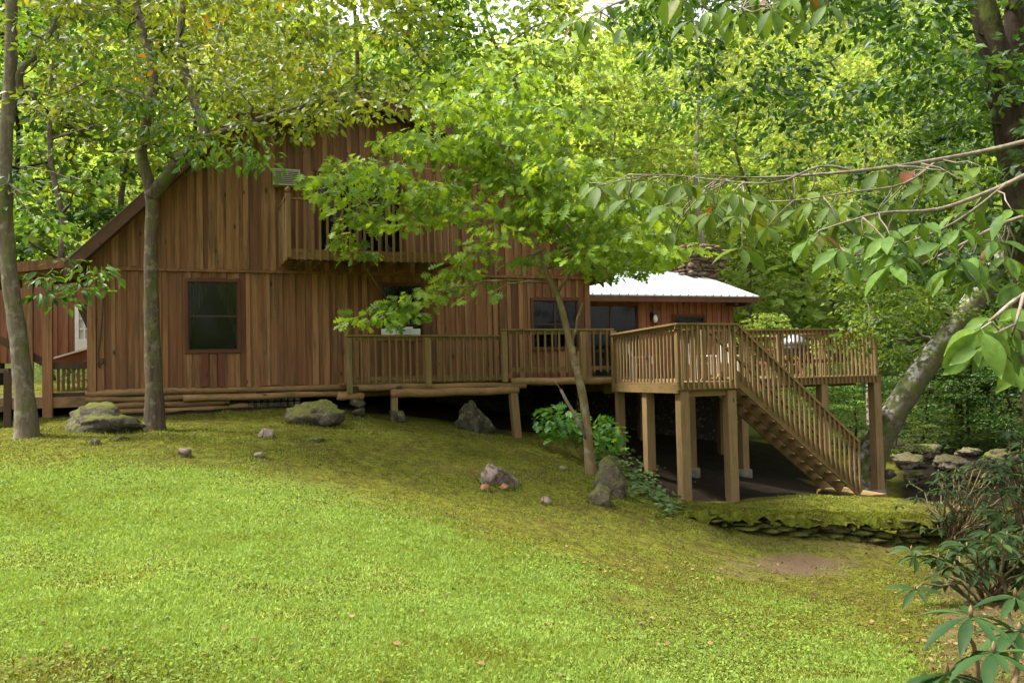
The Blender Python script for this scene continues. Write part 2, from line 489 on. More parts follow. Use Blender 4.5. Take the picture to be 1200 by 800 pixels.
def rock_mat(name, c1, c2, moss=.5):
    m, n, l, out = new_mat(name)
    g = geopos(n)
    pos = g.outputs['Position']
    n1 = noise(n, l, pos, 3.2, 7, .7, .3)
    n2 = noise(n, l, pos, 9, 5, .65)
    c = mixc(n, l, mapr(n, l, n1, .35, .65), c1, c2)
    c = mixc(n, l, mapr(n, l, n2, .55, .7, 0, .6), c, (.30, .29, .25))
    vo = n.new('ShaderNodeTexVoronoi'); vo.feature = 'DISTANCE_TO_EDGE'; vo.inputs['Scale'].default_value = 2.6
    wv = n.new('ShaderNodeVectorMath'); wv.operation = 'MULTIPLY_ADD'
    nt_ = n.new('ShaderNodeTexNoise'); nt_.inputs['Scale'].default_value = 2.0; l.new(pos, nt_.inputs['Vector'])
    l.new(nt_.outputs['Color'], wv.inputs[0]); wv.inputs[1].default_value = (.5, .5, .5); l.new(pos, wv.inputs[2])
    l.new(wv.outputs[0], vo.inputs['Vector'])
    crack = mapr(n, l, vo.outputs['Distance'], .0, .035, 1, 0)
    c = mixc(n, l, mth(n, l, 'MULTIPLY', crack, .75), c, (.018, .014, .010))
    n4 = noise(n, l, pos, 26, 4, .7)
    c = mixc(n, l, mapr(n, l, n4, .56, .68, 0, .7), c, (.03, .024, .016))
    sx = n.new('ShaderNodeSeparateXYZ'); l.new(g.outputs['Normal'], sx.inputs[0])
    up = mth(n, l, 'ADD', mth(n, l, 'MULTIPLY', sx.outputs[2], .55), mth(n, l, 'MULTIPLY', n1, .9))
    mc = mixc(n, l, n2, (.05, .055, .009), (.125, .135, .02))
    c = mixc(n, l, mapr(n, l, mth(n, l, 'ADD', up, mth(n, l, 'MULTIPLY', mth(n, l, 'SUBTRACT', n2, .5), .5)), .98 - moss * .7, 1.3 - moss * .7), c, mc)
    principled(n, l, out, c, .9, .2, mth(n, l, 'ADD', mth(n, l, 'ADD', n1, mth(n, l, 'MULTIPLY', n2, .6)), mth(n, l, 'MULTIPLY', n4, .4)), 1.0, .07)
    return m
M['rock'] = rock_mat('mossy_rock', (.05, .04, .026), (.12, .098, .07), .55)
M['rock_bare'] = rock_mat('bare_rock', (.14, .10, .08), (.30, .23, .19), .15)
M['rock_dark'] = rock_mat('dark_slab_rock', (.04, .035, .022), (.085, .075, .04), .4)
M['rock_creek'] = rock_mat('creek_rock', (.10, .075, .055), (.28, .22, .17), .35)
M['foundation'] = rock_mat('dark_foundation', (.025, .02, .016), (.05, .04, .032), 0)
M['stone_wall'] = rock_mat('wall_stone', (.055, .042, .022), (.14, .105, .055), .85)
M['chimney_stone'] = rock_mat('chimney_stone', (.09, .055, .032), (.24, .16, .10), .0)
def moss_mat():
    m, n, l, out = new_mat('bright_moss')
    pos = geopos(n).outputs['Position']
    a = noise(n, l, pos, 7, 6, .7); b = noise(n, l, pos, 60, 4, .7)
    c = mixc(n, l, mapr(n, l, a, .35, .7), (.055, .06, .008), (.17, .19, .02))
    principled(n, l, out, c, .95, .1, b, 1.0, .03)
    return m
M['moss'] = moss_mat()

def ground_mat():
    m, n, l, out = new_mat('lawn_and_moss_ground')
    pos = geopos(n).outputs['Position']
    cov = attr(n, 'cover')
    sep = n.new('ShaderNodeSeparateColor'); l.new(cov.outputs['Color'], sep.inputs[0])
    nA = noise(n, l, pos, .9, 6, .65); nB = noise(n, l, pos, 5, 6, .7); nC = noise(n, l, pos, 40, 4, .7)
    grass = mixc(n, l, mapr(n, l, nB, .35, .7), (.12, .18, .026), (.17, .235, .034))
    moss = mixc(n, l, mapr(n, l, nB, .35, .65), (.06, .062, .009), (.19, .195, .02))
    moss = mixc(n, l, mapr(n, l, nA, .5, .68, 0, .65), moss, (.085, .048, .02))
    nD = noise(n, l, pos, 17, 5, .7)
    moss = mixc(n, l, mapr(n, l, nD, .52, .70, 0, .8), moss, (.035, .026, .012))
    moss = mixc(n, l, mapr(n, l, nD, .46, .34, 0, .5), moss, (.21, .22, .025))
    soil = mixc(n, l, nC, (.075, .045, .028), (.19, .125, .08))
    k = mth(n, l, 'ADD', sep.outputs[0], mth(n, l, 'MULTIPLY', mth(n, l, 'SUBTRACT', nA, .5), 1.4))
    k = mth(n, l, 'ADD', k, mth(n, l, 'MULTIPLY', mth(n, l, 'SUBTRACT', nC, .5), .8))
    c = mixc(n, l, mapr(n, l, k, .3, .7), grass, moss)
    s = mth(n, l, 'ADD', sep.outputs[1], mth(n, l, 'MULTIPLY', mth(n, l, 'SUBTRACT', nB, .5), .9))
    s = mth(n, l, 'ADD', s, mth(n, l, 'MULTIPLY', mth(n, l, 'SUBTRACT', nC, .5), .9))
    c = mixc(n, l, mapr(n, l, s, .3, .85, 0, .9), c, soil)
    c = mixc(n, l, mapr(n, l, sep.outputs[2], .3, .8), c, mixc(n, l, cov.outputs['Alpha'], mixc(n, l, nB, (.010, .007, .0045), (.032, .023, .013)), mixc(n, l, nB, (.035, .05, .012), (.09, .12, .025))))  # darkest brown doubles as painted shade under the decks
    principled(n, l, out, c, .95, .1, mth(n, l, 'ADD', nD, mth(n, l, 'ADD', nB, nC)), 1.0, .05)
    return m
M['ground'] = ground_mat()

# ------------------------------------------------------------------ ground sheet
def axis(lo, hi, c, step, growth):
    a = [c]; s = step
    while a[-1] < hi:
        if a[-1] > c + 14: s *= growth
        a.append(a[-1] + s)
    b = [c]; s = step
    while b[-1] > lo:
        if b[-1] < c - 14: s *= growth
        b.append(b[-1] - s)
    return np.array(b[::-1][:-1] + a)
BND = np.array([(-400, 540), (0, 538), (200, 536), (330, 552), (430, 580), (540, 618), (650, 650), (760, 690), (880, 705), (1000, 722), (1090, 790), (1300, 1000)], float)
def lump(x, y, f, s):
    r = np.random.default_rng(s); o = np.zeros_like(x)
    for _ in range(10):
        a = r.uniform(0, 6.28); k = f * r.uniform(.6, 1.7)
        o += np.sin((x * math.cos(a) + y * math.sin(a)) * k + r.uniform(0, 6.28))
    return o / 10
def cover_of(P):
    px, py, z = project(P)
    front = (z > 1)
    b = np.interp(px, BND[:, 0], BND[:, 1])
    mossv = np.where(front, 1 - smooth(-28, 40, py - b), 0.0)
    mossv = np.maximum(mossv, np.where(front, .62 * smooth(560, 800, px) * smooth(830, 700, py), 0))
    mossv = np.maximum(mossv, np.where(front, .55 * smooth(700, 800, py) * smooth(520, 150, px), 0))
    ex = ((px - 930) / 88) ** 2 + ((py - 661) / 17) ** 2 + .9 * lump(P[:, 0], P[:, 1], 2.2, 61) + .8 * lump(P[:, 0], P[:, 1], 6, 62)
    soil = np.where(front, np.exp(-np.maximum(ex, 0)), 0)
    q = P - np.array(ORG)
    u = q[:, 0] * CU + q[:, 1] * SU
    v = q[:, 0] * SU - q[:, 1] * CU
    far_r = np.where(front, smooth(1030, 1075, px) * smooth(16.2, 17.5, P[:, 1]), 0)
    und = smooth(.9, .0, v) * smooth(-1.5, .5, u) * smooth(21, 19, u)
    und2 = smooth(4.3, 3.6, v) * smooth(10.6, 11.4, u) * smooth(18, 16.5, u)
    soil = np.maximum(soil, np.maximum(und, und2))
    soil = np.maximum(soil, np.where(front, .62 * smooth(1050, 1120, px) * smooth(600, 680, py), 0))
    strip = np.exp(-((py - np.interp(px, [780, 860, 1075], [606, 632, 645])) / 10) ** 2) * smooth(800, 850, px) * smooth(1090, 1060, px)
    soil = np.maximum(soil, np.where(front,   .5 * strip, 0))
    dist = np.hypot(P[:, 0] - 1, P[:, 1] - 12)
    woods_shade = smooth(17, 24, np.where(P[:, 1] > 8, dist, 0)) * smooth(.3, -.6, v - 1.4)
    woods_shade = np.maximum(np.maximum(woods_shade, far_r), np.maximum(und, und2) * 1.2)  # shade below decks and cabin is painted in as darker ground
    return mossv, np.clip(soil, 0, 1), np.clip(woods_shade, 0, 1)
xs = axis(-190, 190, 0, .09, 1.06); ys = axis(-40, 230, 13, .09, 1.06)
XX, YY = np.meshgrid(xs, ys)
ZZ = gz(XX, YY)
# small humps and hollows
def lump(x, y, f, s):
    r = np.random.default_rng(s); o = np.zeros_like(x)
    for _ in range(10):
        a = r.uniform(0, 6.28); k = f * r.uniform(.6, 1.7)
        o += np.sin((x * math.cos(a) + y * math.sin(a)) * k + r.uniform(0, 6.28))
    return o / 10
def bumps(x, y):
    return lump(x, y, 1.6, 1) * .06 + lump(x, y, 4.5, 2) * .035 + lump(x, y, 10., 3) * .024 + lump(x, y, 19., 4) * .012
_b0 = bumps(XX, YY)
ZB = ZZ + _b0
P = np.stack([XX.ravel(), YY.ravel(), ZB.ravel()], 1)
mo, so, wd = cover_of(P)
nx, ny = len(xs), len(ys)
I = np.arange(nx * ny).reshape(ny, nx)
F = np.stack([I[:-1, :-1], I[:-1, 1:], I[1:, 1:], I[1:, :-1]], -1).reshape(-1, 4)
me = bpy.data.meshes.new('ground')
me.vertices.add(len(P)); me.vertices.foreach_set('co', P.astype(np.float32).ravel())
me.loops.add(len(F) * 4); me.polygons.add(len(F))
me.loops.foreach_set('vertex_index', F.astype(np.int32).ravel())
me.polygons.foreach_set('loop_start', np.arange(0, len(F) * 4, 4, dtype=np.int32))
me.polygons.foreach_set('loop_total', np.full(len(F), 4, np.int32))
me.polygons.foreach_set('use_smooth', np.ones(len(F), bool))
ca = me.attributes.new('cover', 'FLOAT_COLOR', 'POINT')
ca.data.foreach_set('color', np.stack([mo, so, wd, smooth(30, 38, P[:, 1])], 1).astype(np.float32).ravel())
me.update(calc_edges=True)
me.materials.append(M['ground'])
go = bpy.data.objects.new('ground', me); COL.objects.link(go)
tag(go, kind='structure')
def gzb(x, y):
    x = np.asarray(x, float); y = np.asarray(y, float)
    return gz(x, y) + bumps(x, y)

# ------------------------------------------------------------------ haze in the valley air
def haze(density):
    m, n, l, out = new_mat('valley_haze')
    v = n.new('ShaderNodeVolumePrincipled')
    v.inputs['Color'].default_value = (.95, .97, .90, 1); v.inputs['Density'].default_value = density
    v.inputs['Anisotropy'].default_value = .2
    l.new(v.outputs[0], out.inputs['Volume'])
    me = bpy.data.meshes.new('haze')
    x, y0, y1, z0, z1 = 195, -45, 235, -12, 110
    me.from_pydata([(-x, y0, z0), (x, y0, z0), (x, y1, z0), (-x, y1, z0), (-x, y0, z1), (x, y0, z1), (x, y1, z1), (-x, y1, z1)], [],
                   [(0, 3, 2, 1), (4, 5, 6, 7), (0, 1, 5, 4), (1, 2, 6, 5), (2, 3, 7, 6), (3, 0, 4, 7)])
    me.materials.append(m)
    o = bpy.data.objects.new('haze', me); COL.objects.link(o); o['kind'] = 'stuff'
HAZE = 0
if HAZE: haze(HAZE)

# ------------------------------------------------------------------ the cabin
FL, BAND = -0.17, 2.33
GW = 11.27
PROF = [(-.02, 2.62), (2.72, 5.42), (5.64, 6.22), (8.56, 5.42), (GW + .02, 2.62)]
def prof(u):
    return float(np.interp(u, [p[0] for p in PROF], [p[1] for p in PROF]))
cabin = thing('cabin', W(5.6, 0, FL), 'two storey brown board and batten cabin with gambrel roof and balcony', 'cabin')

def px_rect(x0, y0, x1, y1, v):
    a = onwall(x0, y0, v); b = onwall(x1, y1, v)
    return a[0], b[0], min(a[1], b[1]), max(a[1], b[1])
WIN = {
    'a': px_rect(220, 330, 279, 410, 0),
    'b': px_rect(447, 334, 495, 396, 0),
    'c': px_rect(624, 352, 677, 407, 0),
    'd': px_rect(372, 196, 470, 300, 0),
}
WIN['d'] = (WIN['d'][0], WIN['d'][1], 2.66, 4.55)

def siding(mb, u0, u1, h0, htop, v, holes, seed, hb=None):
    """vertical boards of uneven width with battens over the joints; htop(u) is the top line"""
    r = random.Random(seed)
    edges = [u0]
    while edges[-1] < u1 - .12:
        edges.append(min(u1, edges[-1] + r.uniform(.15, .30)))
    extra = [e for hl in holes for e in hl[:2] if u0 < e < u1]
    allb = sorted(set(edges + extra))
    def piece(a, b, lo, hia, hib, dv, th, tint):
        if hia - lo < .02 and hib - lo < .02: return
        mb.prism([W(a, v + dv, lo), W(b, v + dv, lo), W(b, v + dv, max(hib, lo)), W(a, v + dv, max(hia, lo))], -UN * th, tint)
    k = -1
    for a, b in zip(allb[:-1], allb[1:]):
        if b - a < .004: continue
        mid = (a + b) / 2
        tint = .95 * random.Random(seed * 1000 + int(np.searchsorted(edges, mid))).random()
        hl = [h for h in holes if h[0] - .001 < mid < h[1] + .001]
        lo0 = h0 + (r.uniform(-.02, .02) if hb is None else 0)
        segs = [(lo0, None)]
        if hl:
            segs = []
            if hl[0][2] > h0: segs.append((lo0, hl[0][2]))
            segs.append((hl[0][3], None))
        for lo, hi in segs:
            piece(a + .002, b - .002, lo, htop(a) if hi is None else min(hi, htop(a)), htop(b) if hi is None else min(hi, htop(b)), 0, .025, tint)
    for e in edges[1:-1]:
        w = r.uniform(.035, .07); a, b = e - w + r.uniform(-.012, .012), e + w
        bad = [h for h in holes if b > h[0] - .06 and a < h[1] + .06]
        tint = r.uniform(.2, 1.0)
        lo0 = h0 + r.uniform(-.01, .01)
        segs = [(lo0, None)]
        if bad:
            segs = []
            if bad[0][2] - .08 > h0: segs.append((lo0, bad[0][2] - .08))
            if bad[0][3] + .08 < htop(e): segs.append((bad[0][3] + .08, None))
        for lo, hi in segs:
            piece(a, b, lo, htop(a) if hi is None else hi, htop(b) if hi is None else hi, .024 + r.uniform(0, .006), .022, tint)

mb = MB()
siding(mb, 0, GW, FL, lambda u: BAND - .03, 0, [WIN['a'], WIN['b'], WIN['c']], 3)
siding(mb, 0, GW, BAND + .03, lambda u: prof(u) - .02, .012, [WIN['d']], 4)
wall = mb.build('front_wall', M['siding'], cabin)
mb = MB()
mb.wbox(-.03, GW + .03, -.02, .075, BAND - .03, BAND + .03, .5)
mb.build('trim_band', M['siding'], wall)
mb = MB()   # corner boards
mb.wbox(-.06, .10, -.06, .05, FL - .02, BAND - .04, .7); mb.build('corner_board', M['siding'], wall)
mb = MB(); mb.wbox(GW - .10, GW + .05, -.06, .05, FL - .02, BAND - .04, .4); mb.build('corner_board', M['siding'], wall)
mb = MB()   # plain outer walls on the unseen sides, set inside the eaves
for u_ in (0.0, GW):
    mb.wbox(u_ - .06 if u_ else -.055, u_ + .05, -9, -.065, FL - .1, 2.55, .4)
mb.wbox(0.06, GW - .06, -9, -8.9, FL - .1, 2.5, .5)
mb.build('side_wall', M['siding'], cabin)
# logs of the foundation under the siding
ufs = onwall(250, 470, .05)[0]; ufm = onwall(320, 470, .05)[0]
for k, (a, b, h, r_) in enumerate([(-.1, 11.2, FL - .06, .072), (-.1, ufm - .35, FL - .195, .066), (ufs - .6, 6.7, FL - .215, .07), (-.1, ufm - .9, FL - .325, .066), (-.1, ufm - .9, FL - .455, .066), (ufm - .9, ufm + .25, FL - .42, .06)]):
    mb = MB(); mb.smooth = True
    N = 9
    mb.tube([W(a + (b - a) * i / N, -.02 + .012 * math.sin(i * 2.1 + k) + (.09 if k == 2 else 0), h + .01 * math.sin(i * 1.3 + k)) for i in range(N + 1)], [r_ * (1 + .08 * math.sin(i * 1.7 + k)) for i in range(N + 1)], 10)
    mb.build('foundation_log', M['log'], cabin)
mb = MB()
mb.wbox(-.05, ufm - .5, -.30, -.13, FL - 1.0, FL - .05, .5)
mb.wbox(.3, GW - .3, -3.2, -3.0, FL - 2.4, FL - .05, .3)
mb.build('foundation_pier', M['rock_dark'], cabin)
mb = MB()
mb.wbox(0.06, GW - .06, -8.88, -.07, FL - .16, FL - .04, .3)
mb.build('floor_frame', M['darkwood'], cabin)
mb = MB()
for k in range(16):
    p = W(ufm - .45 + (k % 8) * .14, .02 + .03 * rnd.random(), FL - .27 - (k // 8) * .13)
    mb.box(p, (.11, .10, .10))
mb.build('block_stack', M['rock_dark'], cabin)

def window(key, v, sash=True, curtain=True, ac=False, wide=.06, parent=cabin, name='window', divs=(1, 2)):
    u0, u1, h0, h1 = WIN[key]
    mb = MB()
    f = wide
    for a, b, c, d in ((u0 - f, u1 + f, h1, h1 + f), (u0 - f, u1 + f, h0 - f, h0), (u0 - f, u0, h0, h1), (u1, u1 + f, h0, h1)):
        mb.wbox(a, b, v - .05, v + .055, c, d, .5)
    w = mb.build(name, M['redframe'], parent)
    mb = MB()
    s = .028
    mb.wbox(u0, u0 + s, v - .03, v + .012, h0, h1, .2); mb.wbox(u1 - s, u1, v - .03, v + .012, h0, h1, .2)
    mb.wbox(u0 + s, u1 - s, v - .03, v + .012, h0, h0 + s, .2); mb.wbox(u0 + s, u1 - s, v - .03, v + .012, h1 - s, h1, .2)
    for k in range(1, divs[1]):
        hm = h0 + (h1 - h0) * k / divs[1]
        mb.wbox(u0 + s, u1 - s, v - .028, v + .008, hm - .018, hm + .018, .2)
    for k in range(1, divs[0]):
        um = u0 + (u1 - u0) * k / divs[0]
        mb.wbox(um - .03, um + .03, v - .026, v + .006, h0 + s, h1 - s, .2)
    mb.build('sash', M['darkwood'], w)
    mb = MB(); mb.wbox(u0 + .01, u1 - .01, v - .016, v - .012, h0 + .01, h1 - .01, .5)
    mb.build('pane', M['glass'], w)
    if curtain:
        for sg in (0, 1):
            mb = MB()
            n = 22; pts = []
            for i in range(n + 1):
                t = i / n
                uu = u0 + (u1 - u0) * (.02 + .44 * t) if sg == 0 else u1 - (u1 - u0) * (.02 + .44 * t)
                hb_ = h0 + (h1 - h0) * (.05 + .93 * t ** .75)
                pts.append((W(uu, v - .12 + .015 * math.sin(i * 2.1), h1), W(u0 + (uu - u0) if sg == 0 else uu, v - .12 + .02 * math.sin(i * 2.1), hb_)))
            for i in range(n):
                mb.add([pts[i][0], pts[i + 1][0], pts[i + 1][1], pts[i][1]], [(0, 1, 2, 3)], .5)
            mb.build('curtain', M['curtain'], w)
    mb = MB()
    e = .0
    mb.wbox(u0 - .05, u1 + .05, v - .9, v - .88, h0 - .05, h1 + .05, .5)
    mb.wbox(u0 - .05, u0 - .03, v - .88, v - .06, h0 - .05, h1 + .05, .5); mb.wbox(u1 + .03, u1 + .05, v - .88, v - .06, h0 - .05, h1 + .05, .5)
    mb.wbox(u0 - .03, u1 + .03, v - .88, v - .06, h0 - .05, h0 - .03, .5); mb.wbox(u0 - .03, u1 + .03, v - .88, v - .06, h1 + .03, h1 + .05, .5)
    mb.build('recess', M['dark'], w)
    return w
wa = window('a', 0)
u0, u1, h0, h1 = WIN['a']
for k in (.32, .66):    # red boards under the window
    mb = MB(); uu = u0 + (u1 - u0) * k
    mb.wbox(uu - .07, uu + .07, .03, .058, FL + .02, h0 - .07, .9)
    mb.build('apron_board', M['redframe'], wa)
wb_ = window('b', 0, curtain=True)
wc_ = window('c', 0, divs=(2, 2))
wd_ = window('d', .012, divs=(4, 1), name='glass_door')

# roof: gambrel slabs running back along the house
OV = .5
def slab(mb, a, b, v0, v1, th, tint=.5):
    (ua, ha), (ub, hb_) = a, b
    mb.prism([W(ua, v0, ha), W(ub, v0, hb_), W(ub, v0, hb_ + th), W(ua, v0, ha + th)], UN * (v1 - v0), tint)
ext_l = (-.42, 2.62 - .40); ext_r = (GW + .42, 2.62 - .40)
RP = [ext_l, PROF[1], PROF[2], PROF[3], ext_r]
mb = MB()
for a, b in zip(RP[:-1], RP[1:]):
    slab(mb, a, b, OV, -9.4, .10)
roof = mb.build('gambrel_roof', M['shingle'], cabin)
for a, b in zip(RP[:-1], RP[1:]):
    mb = MB()
    slab(mb, (a[0], a[1] - .16), (b[0], b[1] - .16), OV + .004, OV + .045, .30)
    mb.build('fascia_board', M['trim'], roof)
mb = MB()
for a, b in zip(RP[:-1], RP[1:]):
    slab(mb, (a[0], a[1] + .142), (b[0], b[1] + .142), OV + .06, -9.4, .02)
mb.build('metal_sheet', M['shingle'], roof)
mb = MB()   # rafters under the overhang
for a, b in zip(RP[:-1], RP[1:]):
    slab(mb, (a[0], a[1] - .12), (b[0], b[1] - .12), .05, .12, .118)
mb.build('rake_board', M['trim'], roof)

# balcony
bu0, bu1, bv = 3.78, 7.42, 1.35
bal = MB(); bal.wbox(bu0 + .05, bu1 - .05, .09, bv - .05, 2.58, 2.62, .5)
balc = bal.build('balcony', M['balcony_u'], cabin)
mb = MB(); mb.wbox(bu0, bu1, bv - .04, bv, 2.45, 2.66, .5); mb.wbox(bu0, bu0 + .04, .08, bv - .042, 2.45, 2.66, .4); mb.wbox(bu1 - .04, bu1, .08, bv - .042, 2.45, 2.66, .4)
mb.build('rim_board', M['balcony_u'], balc)
for k in range(9):
    mb = MB(); uu = bu0 + .3 + k * (bu1 - bu0 - .5) / 8
    mb.wbox(uu - .03, uu + .03, .08, bv - .043, 2.42, 2.578)
    mb.build('joist', M['balcony_z'], balc)
mb = MB()
mb.wbox(bu0 - .06, bu1 + .02, bv - .05, bv + .05, 3.68, 3.72, .6)
mb.wbox(bu0 - .05, bu0 + .05, .09, bv - .052, 3.68, 3.72, .5); mb.wbox(bu1 - .05, bu1 + .05, .09, bv - .052, 3.68, 3.72, .5)
mb.build('handrail', M['balcony_u'], balc)
for uu in (bu0 + .02, bu1 - .03):
    mb = MB()
    mb.wbox(uu - .05, uu + .05, bv + .003, bv + .10, 2.47, 3.80, .6)
    po = mb.build('balcony_post', M['balcony_z'], balc)
    mb = MB(); mb.smooth = True
    c = W(uu, bv + .05, 3.80)
    mb.tube([c + Vector((0, 0, z)) for z in (0, .03, .06, .10, .14)], [.03, .03, .058, .05, .005], 12)
    mb.build('finial', M['balcony_z'], po)
bm0 = None
def copies(mbproto, name, mat, parent, offs, base):
    """one mesh, copied to every offset from base under the same parent"""
    first = mbproto.build(name, mat, parent)
    l0 = first.location.copy()
    first.location = l0 + (offs[0] - base)
    for o_ in offs[1:]:
        c = first.copy(); COL.objects.link(c); c.parent = parent; c.location = l0 + (o_ - base)
    return first
mb = MB(); b0 = W(bu0 + .2, bv + .02, 2.43)
mb.box(b0 + Vector((0, 0, .62)), (.045, .036, 1.24), (UX, UN, Vector((0, 0, 1))))
nb = 22
copies(mb, 'baluster', M['balcony_z'], balc, [W(bu0 + .2 + (bu1 - bu0 - .36) * i / (nb - 1), bv + .024, 2.43) for i in range(nb)], b0)
mb = MB(); b0 = W(bu0 - .02, .2, 2.43)
mb.box(b0 + Vector((0, 0, .62)), (.036, .045, 1.24), (UX, UN, Vector((0, 0, 1))))
copies(mb, 'baluster', M['balcony_z'], balc, [W(bu0 - .024, .18 + i * .145, 2.43) for i in range(8)], b0)
copies(mb, 'baluster', M['balcony_z'], balc, [W(bu1 + .024, .18 + i * .145, 2.43) for i in range(8)], b0)

# black cable looped on the wall
u_, h_ = onwall(118, 372, .07)
mb = MB(); mb.smooth = True
pts = [W(*(onwall(x, y, .06)[0], .06, onwall(x, y, .06)[1])) for x, y in ((121, 345), (120, 370), (118, 395), (115, 415), (117, 428), (121, 425), (121, 420), (116, 421), (115, 428), (118, 431))]
mb.tube(pts, .012, 6); mb.build('cable', M['cable'], wall)

# ------------------------------------------------------------------ rear wing with white metal roof
WV = -4.0
wu0, wu1 = 11.0, 18.5
WF, WE = -.25, 2.24
WIN['s'] = (13.1, onwall(747, 400, WV)[0], WF + .03, onwall(700, 357, WV)[1] - .02)
WIN['t'] = px_rect(789, 371, 826, 425, WV)
mb = MB()
siding(mb, wu0, wu1, WF, lambda u: WE + .06, WV, [WIN['s'], WIN['t']], 9)
wing = mb.build('wing_wall', M['siding_red'], cabin)
ws = window('s', WV, name='sliding_door', divs=(2, 1), curtain=False, wide=.05)
wt = window('t', WV, name='window', divs=(1, 2))
mb = MB(); mb.wbox(wu1 - .05, wu1, -10, WV - .03, WF, WE, .4); mb.wbox(wu0, wu1 - .06, -10.1, -10.02, WF, WE, .4)
mb.build('wing_side_wall', M['siding_red'], cabin)
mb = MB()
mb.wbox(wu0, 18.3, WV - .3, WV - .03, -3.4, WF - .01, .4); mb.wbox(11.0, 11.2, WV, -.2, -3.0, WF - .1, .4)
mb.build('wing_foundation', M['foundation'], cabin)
# blinds high in the sliding door
mb = MB()
for k in range(26):
    uu = WIN['s'][0] + .03 + (WIN['s'][1] - WIN['s'][0] - .06) * k / 25
    mb.wbox(uu - .028, uu + .028, WV - .10, WV - .094, WIN['s'][3] - .75, WIN['s'][3] - .03)
mb.build('blind', M['curtain'], ws)
ev, rv = -3.35, -7.0
eh, rh = 2.24, 3.42
er = onwall(890, 350, ev)[0]
mb = MB()
def roof_plane(mb, u0, u1, va, ha, vb, hb_, th):
    mb.prism([W(u0, va, ha), W(u1, va, ha), W(u1, va, ha + th), W(u0, va, ha + th)], W(0, vb, hb_) - W(0, va, ha), .5)
roof_plane(mb, GW + .46, er, ev, eh, rv, rh, .04)
roof_plane(mb, GW + .46, er, rv - .002, rh, -10.6, eh, .04)
wr = mb.build('metal_roof', M['metal_roof'], cabin)
n_ = int((er - GW - .5) / .3)
mb = MB()
sl = (rh - eh) / (rv - ev)
mb.beam(W(GW + .6, ev + .05, eh + .05), W(GW + .6, rv, rh + .05), .04, .05)
b0 = W(GW + .6, ev, eh)
copies(mb, 'roof_rib', M['metal_roof'], wr, [W(GW + .6 + .3 * i, ev, eh) for i in range(n_)], b0)
mb = MB(); mb.wbox(GW + .5, er - .03, ev + .03 - .1, ev - .01, eh - .17, eh - .005, .5); mb.build('eave_board', M['trim'], wr)
mb = MB()
mb.beam(W(er - .05, ev - .06, eh - .10), W(er - .05, rv, rh - .10), .05, .18)
mb.build('rake_board', M['trim'], wr)
mb = MB()
mb.wbox(wu1 - .3, wu1 - .18, WV + .04, ev - .12, eh - .25, eh - .02, .5)
mb.wbox(er - .4, er - .3, WV - .5, ev - .12, eh - .25, eh - .02, .5)
mb.build('rafter_tail', M['trim'], wr)
# lamp beside the sliding door
lu, lh = onwall(764, 374, WV)
mb = MB(); mb.wbox(lu - .07, lu + .07, WV + .04, WV + .10, lh - .06, lh + .20, .5); mb.wbox(lu - .09, lu + .09, WV + .06, WV + .24, lh + .14, lh + .2, .5)
lamp = mb.build('wall_lamp', M['black'], cabin)
mb = MB(); mb.smooth = True
c = W(lu + .02, WV + .17, lh - .12)
mb.tube([c + Vector((0, 0, z)) for z in (0, .05, .12, .2, .26)], [.03, .07, .08, .06, .03], 10); mb.build('globe', M['bulb'], lamp)
mb = MB(); mb.smooth = True; mb.tube([W(*(lambda q: (q[0], WV + .06, q[1]))(onwall(x, y, WV + .06))) for x, y in ((768, 370), (769, 384), (767, 392))], .014, 6); mb.build('cable', M['cable'], wing)

# ------------------------------------------------------------------ rocks
import mathutils.noise as mnoise
def rock_mesh(mb, c, size, seed, rotz=0, sub=3, rough=.22, flat=0.0, smooth_=True):
    import bmesh
    bm = bmesh.new()
    bmesh.ops.create_icosphere(bm, subdivisions=sub, radius=1)
    r = random.Random(seed); off = Vector((r.uniform(-50, 50), r.uniform(-50, 50), r.uniform(-50, 50)))
    planes = [(Vector((r.gauss(0, 1), r.gauss(0, 1), r.gauss(0, .8))).normalized(), r.uniform(.45, .85)) for _ in range(9)]
    for v in bm.verts:
        p = v.co.copy()
        for nrm, d in planes:
            k = p.dot(nrm) - d
            if k > 0: p -= nrm * k * .95
        p *= 1 + rough * mnoise.noise(p * 1.4 + off) + rough * .45 * mnoise.noise(p * 3.7 + off) + rough * .3 * mnoise.noise(p * 9 + off) + rough * .18 * mnoise.noise(p * 21 + off)
        v.co = p
    ext = [max(abs(v.co[i]) for v in bm.verts) for i in range(3)]
    for v in bm.verts:
        v.co = Vector((v.co.x / ext[0], v.co.y / ext[1], v.co.z / ext[2]))
    Rz = Matrix.Rotation(rotz, 3, 'Z')
    vs = [Vector(c) + Rz @ Vector((v.co.x * size[0], v.co.y * size[1], v.co.z * size[2])) for v in bm.verts]
    bm.verts.index_update()
    mb.add(vs, [[v.index for v in f.verts] for f in bm.faces], r.random())
    bm.free(); mb.smooth = smooth_
ROCKS = []
def rock(px, py, wpx, hpx, mat, label, seed, name='boulder', depth=.8, sink=.36, rot=0, Y=None, group=None, cat=None, sub=3, rough=.25):
    g = ground_at(px, py) if Y is None else at(px, py, Y)
    s = g.y / FPX
    w, h = wpx * s / 2, hpx * s
    mb = MB()
    hh = h / (2 - 2 * sink)
    rock_mesh(mb, g + Vector((0, w * depth * .6, hh * (1 - 2 * sink) + 0)), (w, w * depth, hh * 1.06), seed, rot, sub, rough)
    ROCKS.append((g.x, g.y + w * depth * .6, w, w * depth))
    o = mb.build(name, mat)
    return tag(o, label, cat or name.split('_')[-1], group)

